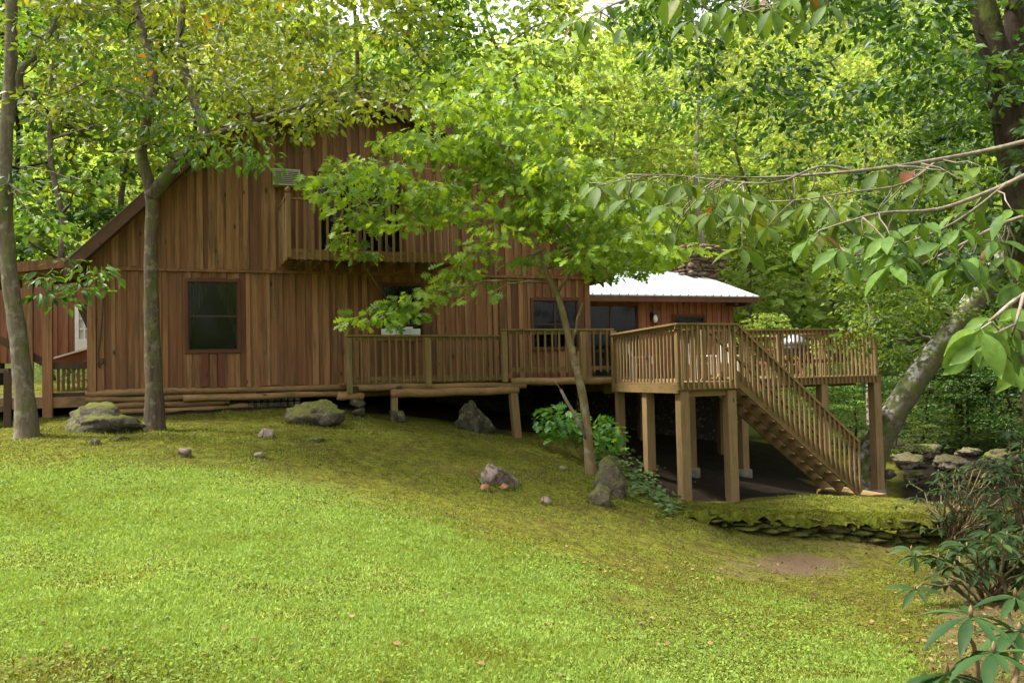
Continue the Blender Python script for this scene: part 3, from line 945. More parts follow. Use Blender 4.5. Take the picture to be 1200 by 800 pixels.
# chimney stack of the wing
cu0, hc0 = onwall(800, 320, -6.4); cu1, _ = onwall(838, 320, -6.4)
ch_top = onwall(820, 291, -6.4)[1]
mb = MB(); mb.wbox(cu0 + .1, cu1 - .1, -7.3, -6.2, 2.6, ch_top - .05, .5)
chim = mb.build('chimney', M['chimney_stone'], wr)
mb = MB(); k = 0
hh = 2.85
rr = random.Random(5)
while hh < ch_top:
    dh = rr.uniform(.09, .22)
    for (va, vb, fixed) in ((-6.2, -6.2, 'v'),):
        uu = cu0
        while uu < cu1:
            w = rr.uniform(.25, .75); k += 1
            rock_mesh(mb, W(uu + w / 2, -6.18 + rr.uniform(-.08, .10), hh + dh / 2 + rr.uniform(-.03, .03)), (w * .56, .16, dh * .6), 100 + k, AW + rr.uniform(-.15, .15), 2, .35)
            uu += w
    for uu in (cu0 + .08, cu1 - .08):
        for vv in (-6.5, -6.9, -7.25):
            k += 1; rock_mesh(mb, W(uu, vv, hh + dh / 2), (.16, .24, dh * .6), 100 + k, AW, 2, .2)
    hh += dh
mb.build('stonework', M['chimney_stone'], chim)

# ------------------------------------------------------------------ porch on the far side of the gable wall
ph = -.30
mb = MB(); mb.wbox(-3.4, -.08, -5.0, -.25, ph - .05, ph, .4)
porch = mb.build('porch', M['darkwood'], cabin)
mb = MB(); mb.wbox(-3.4, -.08, -.25, -.2, ph - .2, ph + .01, .6); mb.build('rim_board', M['log'], porch)
for x in (56, 33):
    uu = onwall(x, 400, -.25)[0]
    mb = MB(); mb.wbox(uu - .09, uu + .09, -.34, -.16, ph - .7, 2.35, .7)
    mb.build('porch_post', M['siding'], porch)
mb = MB()
siding(mb, -6.5, -.1, onwall(85, 424, -5)[1], lambda u: 2.5, -5.0, [(onwall(88, 380, -5)[0], onwall(110, 380, -5)[0], onwall(95, 411, -5)[1], onwall(95, 357, -5)[1])], 21)
pw_ = mb.build('porch_wall', M['siding_red'], porch)
WIN['p'] = (onwall(88, 380, -5)[0], onwall(110, 380, -5)[0], onwall(95, 411, -5)[1], onwall(95, 357, -5)[1])
u0, u1, h0, h1 = WIN['p']
mb = MB()
mb.wbox(u0, u0 + .09, -5.02, -4.93, h0, h1, .5); mb.wbox(u1 - .09, u1, -5.02, -4.93, h0, h1, .5)
mb.wbox(u0 + .09, u1 - .09, -5.02, -4.93, h0, h0 + .3, .5); mb.wbox(u0 + .09, u1 - .09, -5.02, -4.93, h1 - .09, h1, .5)
for k in (1, 2): mb.wbox(u0 + .09, u1 - .09, -5.0, -4.95, h0 + .3 + (h1 - h0 - .4) * k / 3 - .02, h0 + .3 + (h1 - h0 - .4) * k / 3 + .02, .5)
mb.wbox((u0 + u1) / 2 - .02, (u0 + u1) / 2 + .02, -4.998, -4.952, h0 + .3, h1 - .09, .5)
wdw = mb.build('white_door', M['white'], porch)
mb = MB(); mb.wbox(u0 + .02, u1 - .02, -5.04, -5.03, h0 + .02, h1 - .02, .5); mb.build('pane', M['bulb'], wdw)
mb = MB()
mb.prism([W(-4.3, .1, 1.92), W(-.05, .1, 2.46), W(-.05, .1, 2.54), W(-4.3, .1, 2.0)], -UN * 2.4, .5)
pr = mb.build('porch_roof', M['shingle'], porch)
for k in range(4):
    mb = MB(); vv = .04 - k * .7
    mb.beam(W(-4.25, vv, 1.84), W(-.1, vv, 2.37), .05, .14); mb.build('rafter', M['siding'], pr)
mb = MB(); mb.wbox(-4.0, -.1, -.32, -.18, 2.16, 2.3, .5)
mb.beam(W(-4.3, .13, 1.92), W(-.2, .13, 2.45), .04, .2)
mb.build('roof_beam', M['siding'], pr)
# porch railing between post and corner, with the sloping stair rail
ua = onwall(62, 430, -.3)[0]
mb = MB()
hr = onwall(85, 428, -.3)[1]
mb.wbox(ua, -.07, -.36, -.24, hr - .07, hr + .07, .5); mb.wbox(ua, -.07, -.33, -.27, ph + .02, ph + .10, .5)
mb.beam(W(ua - .05, -.3, hr + .0), W(ua - 1.3, -.3, hr + .75), .07, .15)
prr = mb.build('porch_railing', M['darkwood'], porch)
nb = 7
mb = MB(); b0 = W(ua + .1, -.3, ph + .1)
mb.box(b0 + Vector((0, 0, (hr - ph - .1) / 2)), (.05, .04, hr - ph - .18), (UX, UN, Vector((0, 0, 1))))
copies(mb, 'baluster', M['siding'], prr, [W(ua + .1 + (-.17 - ua) * i / (nb - 1), -.3, ph + .1) for i in range(nb)], b0)
mb = MB(); q0, q1 = onwall(62, 420, -3.4), onwall(108, 407, -3.4)
mb.beam(W(q0[0], -3.4, q0[1]), W(q1[0], -3.4, q1[1]), .3, .04); mb.build('stair_cap', M['white'], prr)
mb = MB(); mb.beam(W(q0[0], -3.4, q0[1] - .14), W(q1[0], -3.4, q1[1] - .14), .06, .22); mb.build('stair_rail', M['siding_red'], prr)
mb = MB()   # knee brace under the porch eave
q = [onwall(x, y, -.22) for x, y in ((91, 362), (105, 352), (105, 392))]
mb.prism([W(a[0], -.22, a[1]) for a in q], -UN * .06, .3); mb.build('knee_brace', M['darkwood'], porch)

# dark stair railing at the frame's edge, belongs to the porch steps
mb = MB()
for x in (-6, 9):
    a = at(x, 505, 16.2); mb.beam(a, a + Vector((0, 0, 1.15)), .12, .12, tint=.4)
a = at(-40, 436, 16.2); b = at(12, 434, 16.2)
mb.beam(a, b, .12, .08); mb.beam(at(-40, 486, 16.2), at(10, 478, 16.2), .05, .1)
mb.build('stair_railing', M['darkwood'], porch)

# ------------------------------------------------------------------ decks
Z1 = Vector((0, 0, 1))
def railing(parent, p, q, zr, zb, nbal, cap=True, first=True, last=True, long_bal=True, mats=('deck_u', 'deck_z'), name='railing', side=1, low=True, posts=True, bw=.04):
    """straight railing from p to q (x, y vectors with z = rail height); zb = foot of the balusters below the rail"""
    p, q = Vector(p), Vector(q)
    d = (q - p); d2 = Vector((d.x, d.y, 0)).normalized(); nn = Vector((d2.y, -d2.x, 0)) * side
    mb = MB()
    mb.beam(p + Vector((0, 0, -.02)), q + Vector((0, 0, -.02)), .15, .04, tint=.75)
    mb.beam(p + Vector((0, 0, -.085)), q + Vector((0, 0, -.085)), .04, .09, tint=.45)
    if low: mb.beam(p + Vector((0, 0, zr)), q + Vector((0, 0, zr)), .04, .09, tint=.5)
    r_ = mb.build(name, M[mats[0]], parent)
    L = zb
    mb = MB(); base = p + d * (1.0 / (nbal + 1))
    ax = (d2, nn, Z1)
    mb.box(base + nn * .04 + Vector((0, 0, -.05 - L / 2)), (bw, .036, L), ax)
    offs = [p + d * ((i + 1) / (nbal + 1)) for i in range(nbal)]
    copies(mb, 'baluster', M[mats[1]], r_, offs, base)
    return r_

# walkway along the gable wall
walk = thing('walkway_deck', W(8.2, .7, -.3), 'low railed wooden walkway on log beams along the cabin wall', 'deck')
DV = 1.17
mb = MB()
for k in range(9):
    mb.wbox(5.0, 11.28, .09 + k * .12, .09 + k * .12 + .113, -.17, -.135)
mb.build('decking', M['deck_u'], walk)
pA, pB, pC = W(5.0, DV, .885), W(8.5, DV, .86), W(11.36, DV, 1.0)
r1 = railing(walk, pA, pB, -.94, .98, 22, name='railing', side=1)
r2 = railing(walk, W(8.5, DV, 1.0), W(11.34, DV, 1.0), -.93, .97, 15, name='railing', side=1)
for uu, top, bot in ((5.03, .87, -.35), (6.75, .86, -.25), (8.53, .99, -.2), (10.5, .98, -.2), (11.3, .99, -.45)):
    mb = MB(); mb.wbox(uu - .055, uu + .055, DV + .065, DV + .165, bot, top - .05, .6)
    mb.build('railing_post', M['deck_z'], walk)
def log(a, b, r_, parent, wob=.012, name='log_beam', v=DV, mat='log'):
    mb = MB(); mb.smooth = True; N = 8
    A, B = Vector(a), Vector(b); k = rnd.random() * 6
    mb.tube([A.lerp(B, i / N) + Vector((0, 0, wob * math.sin(i * 1.9 + k))) for i in range(N + 1)], [r_ * (1.06 - .12 * i / N) for i in range(N + 1)], 10)
    return mb.build(name, M[mat], parent)
def wl_(px, py, v): u, h = onwall(px, py, v); return W(u, v, h)
log(wl_(412, 454, DV), wl_(616, 451, DV), .075, walk)
log(wl_(458, 461, DV + .03), wl_(607, 457, DV + .03), .095, walk)
log(wl_(396, 464, DV), wl_(426, 464, DV), .085, walk)
log(wl_(598, 447, DV), wl_(726, 446, DV), .085, walk)
log(wl_(470, 448, .6), wl_(590, 446, .6), .07, walk)
for k in range(11):   # joists seen edge on below the boards
    mb = MB(); uu = 5.4 + k * .58; mb.wbox(uu - .03, uu + .03, .1, DV - .1, -.32, -.172); mb.build('joist', M['deck_z'], walk)
mb = MB(); mb.box(wl_(416, 456, DV) + Vector((0, 0, 0)), (.12, .16, .12), (UX, UN, Z1)); mb.build('log_end', M['rock_dark'], walk)
mb = MB(); mb.box(wl_(467, 455, DV) + Vector((0, 0, 0)), (.14, .17, .1), (UX, UN, Z1)); mb.build('log_end', M['rock_dark'], walk)
for (x, y0, y1, w) in ((462, 463, 494, .13), (604, 459, 513, .17)):
    a = wl_(x - 3 if x > 600 else x, y0, DV); b = wl_(x + 2 if x > 600 else x, y1, DV)
    mb = MB(); mb.beam(a, b, w, w, up=UN, tint=.6); mb.build('support_post', M['deck_z'], walk)
a = wl_(419, 467, DV); k = 0
mb = MB()
for k in range(4): rock_mesh(mb, a + Vector((.03 * (k % 2), 0, -.1 - .17 * k)), (.17, .15, .11), 300 + k, .4 * k, 2)
mb.build('stone_pier', M['rock'], walk)
mb = MB()
for k in range(2): rock_mesh(mb, wl_(463, 486, DV) + Vector((.12 * k - .02, 0, -.06 * k)), (.13, .15, .16), 320 + k, .4 * k, 2)
mb.build('stone_pier', M['rock'], walk)

# big raised deck
deck = thing('raised_deck', W(14, 1.2, -.35), 'large raised wooden deck on tall posts with long staircase down', 'deck')
B3, B4 = 4.11, 12.72
DF = -.28
mb = MB()
for k in range(22):       # boards run along the wall
    v0 = WV + .06 + k * .2475
    mb.wbox(11.3, 19.2, v0, v0 + .24, DF - .035, DF)
for k in range(11):
    v0 = 1.50 + k * .2375
    mb.wbox(11.3, B4, v0, v0 + .23, DF - .035, DF)
mb.build('decking', M['deck_u'], deck)
zc = (.87, .95, .94)
mb = MB()   # rim boards behind the balusters
mb.wbox(11.26, 11.30, 1.2, B3, -.50, DF - .04, .5)
mb.wbox(11.26, B4, B3, B3 + .04, -.44, DF - .04, .4)
mb.wbox(B4, B4 + .04, 1.46, B3, -.46, DF - .04, .4)
mb.wbox(B4 + .04, 19.2, 1.42, 1.46, -.48, DF - .04, .5)
mb.wbox(19.2, 19.24, -4, 1.46, -.48, DF - .04, .4)
mb.build('rim_board', M['deck_u'], deck)
mb = MB(); mb.wbox(11.4, B4 - .1, B3 - .12, B3 - .06, -.58, -.36, .3); mb.wbox(11.35, 19.1, .6, .68, -.56, -.34, .3); mb.wbox(11.35, 19.1, -1.6, -1.5, -.56, -.34, .3)
mb.build('beam', M['deck_u'], deck)
rA = railing(deck, W(11.3, 1.25, .87), W(11.28, B3 + .02, .95), -1.10, 1.33, 18, side=-1, low=False, bw=.036)
rB = railing(deck, W(11.22, B3 + .02, .95), W(B4 + .06, B3 + .02, .94), -1.10, 1.32, 11, side=1, low=False)
rC = railing(deck, W(B4 + .3, 1.44, .93), W(19.2, 1.44, .99), -1.0, 1.40, 46, side=1, low=False)
rD = railing(deck, W(19.2, 1.44, .99), W(19.2, -4, .97), -1.0, 1.40, 36, side=1, low=False)
rE = railing(deck, W(B4 + .02, B3 - 1.15, .94), W(B4 + .02, 1.5, .94), -1.0, 1.3, 8, side=1, low=False)
for (uu, vv, top) in ((11.33, B3 - .04, .90), (B4 - .06, B3 - .04, .90), (11.36, 1.32, .84), (19.14, 1.38, .95), (16.0, 1.38, .92), (B4 - .04, B3 - 1.15, .9)):
    mb = MB(); mb.wbox(uu - .045, uu + .045, vv - .045, vv + .045, DF + .002, top - .03, .5); mb.build('railing_post', M['deck_z'], deck)
def post(px0, py0, px1, py1, Y, w, par=deck):
    b = at(px1, py1, Y); a = at(px0, py0, Y)
    b2 = Vector((b.x, b.y, b.z - .15))
    mb = MB(); mb.box((a + b2) / 2, (w, w, (a - b2).length), (UX, UN, Z1), rnd.uniform(.45, .75))
    return mb.build('support_post', M['deck_z'], par)
def ppost(u, v, top, w, foot=True):
    p = W(u, v, 0); g = g1(p.x, p.y)
    mb = MB(); mb.box(Vector((p.x, p.y, (top + g - .1) / 2)), (w, w, top - g + .1), (UX, UN, Z1), rnd.uniform(.45, .75))
    o = mb.build('support_post', M['deck_z'], deck)
    if foot:
        mb = MB(); mb.smooth = True
        mb.tube([Vector((p.x, p.y, g - .2)), Vector((p.x, p.y, g + .14)), Vector((p.x, p.y, g + .16))], [.2, .19, .16], 14)
        mb.build('footing', M['concrete'], o)
    return o
ppost(11.44, B3 - .12, -.445, .21, False)
ppost(B4 - .12, B3 - .12, -.465, .21, False)
ppost(11.42, 2.62, -.505, .2, False)
ppost(11.42, 1.3, -.505, .17, False)
ppost(12.9, 2.0, -.57, .18, True)
ppost(15.1, 1.0, -.57, .18, True)
ppost(17.35, 1.35, -.485, .22, False)
ppost(19.1, 1.35, -.485, .23, True)
ppost(13.6, -1.55, -.57, .18, False); ppost(16.2, -1.55, -.57, .18, False)

# staircase
SU0, SU1 = B4 + .05, 15.92
sr0, sr1 = .93, -1.70
SV = B3 + .03
sslope = (sr1 - sr0) / (SU1 - SU0)
RH = 1.12                      # rail above stringer middle
mb = MB()
mb.beam(W(SU0, SV - .04, sr0 - .03 + .0), W(SU1, SV - .04, sr1 - .03), .13, .05, tint=.7)
mb.beam(W(SU0, SV - .05, sr0 - .14), W(SU1, SV - .05, sr1 - .14), .04, .10, tint=.5)
stair = mb.build('staircase', M['deck_u'], deck)
for vv in (SV - .06, SV - .65, SV - 1.2):
    mb = MB()
    a = W(SU0 - .1, vv, sr0 - RH - .06 - sslope * -.1 * -1); b = W(SU1 + .06, vv, sr1 - RH - .02)
    mb.beam(a, b, .045, .27, tint=.35); mb.build('stringer', M['deck_u'], stair)
nt = 13
run = (SU1 - SU0) / nt
mb = MB(); t0 = W(SU0 + run * .5, SV - .64, DF - .19)
mb.box(t0, (run * .84, 1.18, .045), (UX, UN, Z1), .95)
trd = (sr1 - RH + .10) - (sr0 - RH + .10)
copies(mb, 'tread', M['deck_u'], stair, [W(SU0 + run * (i + .5), SV - .64, sr0 - RH + .07 + sslope * run * (i + .5)) for i in range(nt)], t0)
nb = 24
mb = MB(); b0 = W(SU0 + .08, SV + .0, 0)
mb.box(b0 + Vector((0, 0, -.58)), (.04, .036, 1.12), (UX, UN, Z1))
copies(mb, 'baluster', M['deck_z'], stair, [W(SU0 + .08 + (SU1 - SU0 - .1) * i / (nb - 1), SV, sr0 - .02 + sslope * (.08 + (SU1 - SU0 - .1) * i / (nb - 1))) for i in range(nb)], b0)
mb = MB()   # far handrail
mb.beam(W(SU0, SV - 1.2, sr0 - .03), W(SU1, SV - 1.2, sr1 - .03), .09, .05, tint=.6)
fr = mb.build('handrail', M['deck_u'], stair)
mb = MB(); b0 = W(SU0 + .08, SV - 1.23, 0); mb.box(b0 + Vector((0, 0, -.58)), (.04, .036, 1.12), (UX, UN, Z1))
copies(mb, 'baluster', M['deck_z'], fr, [W(SU0 + .08 + (SU1 - SU0 - .1) * i / 11, SV - 1.23, sr0 - .02 + sslope * (.08 + (SU1 - SU0 - .1) * i / 11)) for i in range(12)], b0)
mb = MB()
p = W(SU1 + .22, SV - .62, 0); g = g1(p.x, p.y)
for k in range(4): mb.box(W(SU1 - .02 + k * .2, SV - .62, g + .17), (.185, 1.35, .045), (UX, UN, Z1))
mb.box(W(SU1 + .28, SV + .02, g + .06), (.86, .05, .17), (UX, UN, Z1)); mb.box(W(SU1 + .28, SV - 1.26, g + .06), (.86, .05, .17), (UX, UN, Z1))
mb.build('landing', M['deck_u'], stair)

# ------------------------------------------------------------------ things on the deck and in windows
def box_ac(name, u0, u1, h0, h1, v0, v1, label, body, gr):
    t = thing(name, W((u0 + u1) / 2, v1, h0), label, 'air conditioner')
    mb = MB(); mb.wbox(u0, u1, v0, v1, h0, h1, .5); mb.build('case', body, t)
    mb = MB()
    f = .035; n = 7
    mb.wbox(u0 + f, u1 - f, v1 + .001, v1 + .006, h0 + f, h1 - f, .5)
    g = mb.build('grille', gr, t)
    mb = MB()
    for k in range(n):
        h = h0 + f + (h1 - h0 - 2 * f) * (k + .5) / n; mb.wbox(u0 + f, u1 - f, v1 + .008, v1 + .02, h - .006, h + .006, .5)
    mb.build('louvre', body, g)
    return t
q = px_rect(320, 197, 352, 218, .25); box_ac('air_conditioner', *q, .02, .25, 'beige through wall air conditioner below the gable roof', M['beige'], M['grille'])
q = px_rect(448, 385, 494, 394, .18)
qq = px_rect(461, 383, 484, 395, .30)
ac2 = box_ac('air_conditioner', *qq, .02, .30, 'white window air conditioner above the walkway railing', M['white'], M['lid'])
mb = MB(); mb.wbox(q[0], qq[0] - .002, .06, .09, q[2], q[3], .5); mb.wbox(qq[1] + .002, q[1], .06, .09, q[2], q[3], .5); mb.build('filler_panel', M['white'], ac2)

# grill
gpt = W(17.2, .5, DF)
grill = thing('barbecue_grill', gpt, 'black barbecue grill with grey domed lid on the deck', 'grill')
mb = MB(); mb.smooth = True
mb.tube([gpt + Vector((0, 0, z)) for z in (.55, .62, .72, .84)], [.16, .28, .33, .34], 16); mb.build('bowl', M['black'], grill)
mb = MB(); mb.smooth = True
mb.tube([gpt + Vector((0, 0, z)) for z in (.85, .95, 1.05, 1.12, 1.14)], [.35, .33, .25, .12, .02], 18); ld = mb.build('lid', M['lid'], grill)
mb = MB(); mb.smooth = True
mb.tube([gpt + Vector((-.08, 0, 1.13)), gpt + Vector((-.06, 0, 1.19)), gpt + Vector((.06, 0, 1.19)), gpt + Vector((.08, 0, 1.13))], .014, 6); mb.build('handle', M['black'], ld)
for k in range(3):
    a = k * 2.094 + .4
    mb = MB(); mb.tube([gpt + Vector((.12 * math.cos(a), .12 * math.sin(a), .58)), gpt + Vector((.36 * math.cos(a), .36 * math.sin(a), .01))], .018, 6); mb.build('leg', M['black'], grill)

def chair(loc, rz, mat, label):
    t = thing('patio_chair', (0, 0, 0), label, 'chair', 'patio chairs on the deck')
    mb = MB()
    for k in range(5): mb.box((0, -.2 + k * .1, .42), (.5, .085, .025))
    mb.build('seat', mat, t)
    mb = MB()
    for k in range(6): mb.beam(Vector((-.22 + k * .088, .24, .42)), Vector((-.22 + k * .088, .38, .98)), .07, .022, up=(0, -1, .2))
    mb.box((0, .37, .93), (.5, .03, .06)); mb.build('backrest', mat, t)
    for sx in (-1, 1):
        mb = MB(); mb.box((sx * .27, .0, .63), (.08, .55, .03)); mb.build('armrest', mat, t)
        for sy in (-1, 1):
            mb = MB(); mb.box((sx * .25, sy * .24, .305 if sy < 0 else .305), (.05, .05, .61)); mb.build('leg', mat, t)
    t.location = loc; t.rotation_euler = (0, 0, rz)
    return t
chair(W(15.1, -1.0, DF), AW + .2, M['white'], 'white slatted patio chair near the wing window')
chair(W(16.3, -1.3, DF), AW - .5, M['white'], 'white slatted patio chair closest to the barbecue grill')
chair(W(13.3, -.9, DF), AW + .9, M['greypaint'], 'grey slatted patio chair in front of the sliding glass door')
tp = W(17.9, -.6, DF)
tb = thing('deck_table', tp, 'reddish wooden picnic table behind the barbecue grill', 'table')
mb = MB()
for k in range(5): mb.box(tp + UN * (-.32 + k * .16) + Vector((0, 0, .76)), (1.6, .15, .035), (UX, UN, Z1))
mb.build('tabletop', M['tabletop'], tb)
for s in (-1, 1):
    for s2 in (-1, 1):
        mb = MB(); mb.beam(tp + UX * (.6 * s) + UN * (.12 * s2) + Vector((0, 0, .74)), tp + UX * (.6 * s) + UN * (.42 * s2) + Vector((0, 0, 0)), .05, .09); mb.build('leg', M['tabletop'], tb)
    mb = MB(); mb.box(tp + UN * (.65 * s) + Vector((0, 0, .45)), (1.6, .25, .035), (UX, UN, Z1)); mb.build('bench', M['tabletop'], tb)
    mb = MB(); mb.box(tp + UX * (.66 * s) + Vector((0, 0, .41)), (.045, 1.5, .09), (UX, UN, Z1)); mb.build('crossbar', M['tabletop'], tb)

# ------------------------------------------------------------------ stone wall
wallpts = [(790, 600, 605), (830, 599, 613), (880, 601, 623), (930, 604, 630), (985, 606, 634), (1040, 607, 637), (1085, 608, 638)]
WY = 15.6
g0 = ground_at(940, 632)
sw = thing('stone_wall', g0, 'low dry stone retaining wall with thick bright moss on top', 'wall')
rr = random.Random(11)
def wallpos(x, f):
    xs_ = [p[0] for p in wallpts]
    top = np.interp(x, xs_, [p[1] for p in wallpts]); bot = np.interp(x, xs_, [p[2] for p in wallpts])
    Y = 15.08 + (x - 940) * .0004
    return at(x, top + (bot - top) * f, Y)
k = 0
for row in range(4):
    x = 798 + row * 6
    while x < 1086:
        w = rr.uniform(11, 36); k += 1
        f = (row + .5) / 4 + rr.uniform(-.06, .06)
        p = wallpos(x + w / 2, f)
        hh = (wallpos(x + w / 2, 0).z - wallpos(x + w / 2, 1).z) / 4
        if hh > .03:
            mb = MB(); rock_mesh(mb, p + Vector((0, .12 + rr.uniform(-.05, .03), 0)), (w * .0155 * .56, .22, hh * rr.uniform(.52, .76)), 500 + k, rr.uniform(-.3, .3), 3, .26)
            mb.build('stone', M['stone_wall'], sw)
        x += w
mb = MB(); mb.smooth = True
NX, NV = 120, 9
vs, fs = [], []
for i in range(NX + 1):
    x = 785 + 305 * i / NX
    p = wallpos(x, 0)
    for j in range(NV + 1):
        t = j / NV
        dy = -.10 + .46 * t
        z = .03 * math.sin(min(1, t * 2.2) * math.pi / 2) + .05 * mnoise.noise(Vector((x * .045, dy * 3, 3))) + .025 * mnoise.noise(Vector((x * .13, dy * 6, 9)))
        if j == 0: z -= .14 + .20 * mnoise.noise(Vector((x * .06, 0, 1))) + .06 * mnoise.noise(Vector((x * .2, 0, 4)))
        if j == NV: z -= .15
        vs.append(p + Vector((0, dy + (.03 * mnoise.noise(Vector((x * .1, 5, 5))) if j < 2 else 0), z + .02)))
for i in range(NX):
    for j in range(NV):
        a = i * (NV + 1) + j; fs.append((a, a + NV + 1, a + NV + 2, a + 1))
mb.add(vs, fs, .5); cap = mb.build('moss_cap', M['moss'], sw)
CAPV = np.array([tuple(v) for v in vs]); CAPF = fs

# ------------------------------------------------------------------ boulders and stones
rock(108, 506, 116, 33, M['rock'], 'long mossy boulder between the two trunks by the cabin corner', 31, depth=.5, sub=4, rough=.3)
rock(369, 500, 78, 30, M['rock'], 'moss topped boulder in front of the cabin foundation logs', 12, depth=.55, sub=4, rough=.3)
rock(556, 512, 58, 44, M['rock_dark'], 'dark slanted slab boulder under the walkway', 33, depth=.6, rot=.5, Y=18.9, sub=4, rough=.5)
rock(718, 580, 44, 46, M['rock'], 'upright mossy boulder leaning at the young oak base', 14, depth=.7, sub=4)
rock(704, 590, 30, 22, M['rock'], 'rounded mossy stone below the young oak trunk', 15, name='stone')
rock(585, 572, 46, 28, M['rock_bare'], 'grey lichened rock with broken orange faces on the mossy slope', 16, name='rock', sub=4)
for i, (x, y, w, h) in enumerate([(568, 578, 13, 10), (590, 575, 15, 8)]):
    rock(x, y, w, h, M['orangebrick'], ['upright orange broken stone against the grey lichened rock', 'flat orange broken stone beside the grey lichened rock'][i], 40 + i, name='stone', sub=2, rough=.7)
rock(311, 514, 20, 13, M['rock_bare'], 'pinkish pointed stone on grass below the moss topped boulder', 17, name='stone')
rock(213, 536, 19, 10, M['rock_bare'], 'pink rounded stone on moss below the forked tree', 18, name='stone')
rock(302, 536, 16, 8, M['rock_bare'], 'pale flat stone in the moss under the pinkish pointed stone', 19, name='stone', sink=.3)
rock(364, 518, 30, 5, M['rock_dark'], 'flat brown stone flush with moss near the topped boulder', 20, name='stone', sink=.35)
rock(106, 522, 20, 9, M['rock'], 'small grey stone on soil before the long boulder', 21, name='stone')
rock(660, 552, 14, 7, M['rock_bare'], 'small pale stone on the slope beside the young oak', 22, name='stone')
rock(140, 518, 26, 8, M['rock'], 'brown root-like stone below the forked tree', 23, name='stone')
rock(640, 590, 16, 8, M['rock_bare'], 'small tan stone on moss under the grey rock', 24, name='stone')
CR = [(1082, 532, 52, 14, 27.5, 'pale creek boulder nearest the leaning tree'), (1136, 531, 36, 7, 27.5, 'whitish flat creek stone upstream of the pale boulder'), (1068, 545, 44, 14, 25.5, 'mossy tan creek rock in front of the pale boulder'),
      (1120, 546, 60, 14, 25.0, 'broad layered creek rock with moss bands'), (1175, 540, 60, 14, 27.0, 'dark mossy creek rock at the bank bend'), (1150, 560, 40, 12, 23.5, 'grey creek rock behind the rhododendron'), (1075, 562, 30, 10, 23.5, 'small dark creek rock under the tan rock'),
      (1045, 556, 18, 10, 23.0, 'small mossy stone beside the last deck post')]
for i, (x, y, w, h, Y, lb) in enumerate(CR):
    rock(x, y, w, h, M['rock_creek'] if i < 4 else M['rock'], lb, 60 + i, name='creek_rock' if i < 7 else 'stone', Y=Y, cat='rock', depth=.7, rough=.5, sub=4)

# ------------------------------------------------------------------ leaf machinery
def tmpl_strip(sec, fold=.1, droop=.15):
    V, Fs = [], []
    for (y, w) in sec:
        z = -droop * y * y
        V += [(-w, y, z + fold * w), (0, y, z), (w, y, z + fold * w)]
    for i in range(len(sec) - 1):
        a = i * 3
        Fs += [(a, a + 1, a + 4), (a, a + 4, a + 3), (a + 1, a + 2, a + 5), (a + 1, a + 5, a + 4)]
    return np.array(V, float), np.array(Fs, int)
T_RHOMB = (np.array([(0, 0, 0), (-.30, .45, .07), (0, 1, -.06), (.30, .45, .07)], float), np.array([(0, 2, 1), (0, 3, 2)]))
T_OAK = tmpl_strip([(0, .02), (.13, .03), (.24, .27), (.29, .07), (.44, .42), (.50, .08), (.68, .46), (.74, .10), (.88, .22), (1, .01)], .12, .2)
T_OVAL = tmpl_strip([(0, .012), (.12, .015), (.22, .09), (.36, .165), (.52, .20), (.66, .195), (.8, .135), (.91, .06), (1, .0)], .35, .30)
T_LANCE = tmpl_strip([(0, .016), (.1, .022), (.3, .085), (.5, .122), (.68, .115), (.84, .07), (.94, .03), (1, .0)], .4, .36)
T_ROUND = tmpl_strip([(0, .05), (.2, .30), (.5, .42), (.8, .3), (1, .04)], .2, .1)
T_SHRT = tmpl_strip([(0, .02), (.3, .22), (.6, .24), (1, 0)], .25, .18)
def unit(a):
    return a / np.maximum(1e-9, np.linalg.norm(a, axis=1, keepdims=True))
def leaves(tm, C, D, Nn, size, tint):
    V, Fs = tm
    D = unit(D); X = unit(np.cross(D, Nn)); N2 = np.cross(X, D)
    size = np.asarray(size)[:, None, None]
    P = C[:, None, :] + size * (V[None, :, 0:1] * X[:, None, :] + V[None, :, 1:2] * D[:, None, :] + V[None, :, 2:3] * N2[:, None, :])
    k = len(V)
    FF = (Fs[None] + (np.arange(len(C)) * k)[:, None, None]).reshape(-1, 3)
    return P.reshape(-1, 3), FF, np.repeat(tint, len(Fs))
def cat_leaf(parts):
    Vs, Fs, Ts, o = [], [], [], 0
    for V, F_, T in parts:
        Vs.append(V); Fs.append(F_ + o); Ts.append(T); o += len(V)
    return np.concatenate(Vs), np.concatenate(Fs), np.concatenate(Ts)
def spray_leaves(r, centers, radii, n_each, size, flat=.3, droop=.35, tilt=.45, bias=None, dens=None):
    """leaf positions in flattened sprays round each centre"""
    Cs, Ds, Ns, Ss, Ts = [], [], [], [], []
    for c, R in zip(centers, radii):
        n = max(3, int(n_each * r.uniform(.6, 1.4)))
        a = r.uniform(0, 2 * np.pi, n); q = np.sqrt(r.uniform(0, 1, n)) * R
        p = np.stack([np.cos(a) * q, np.sin(a) * q, r.normal(0, flat * R * .5, n) - .18 * q * q / max(R, .01)], 1)
        out = np.stack([np.cos(a), np.sin(a), np.full(n, -droop)], 1) + r.normal(0, .45, (n, 3))
        Cs.append(np.array(c) + p); Ds.append(out)
        Ns.append(np.array([0, 0, 1.0]) + r.normal(0, tilt, (n, 3)))
        Ss.append(size * r.uniform(.6, 1.25, n))
        b = r.uniform(0, 1) * .45
        Ts.append(np.clip(b + r.uniform(0, .55, n), 0, 1))
    return np.concatenate(Cs), np.concatenate(Ds), np.concatenate(Ns), np.concatenate(Ss), np.concatenate(Ts)
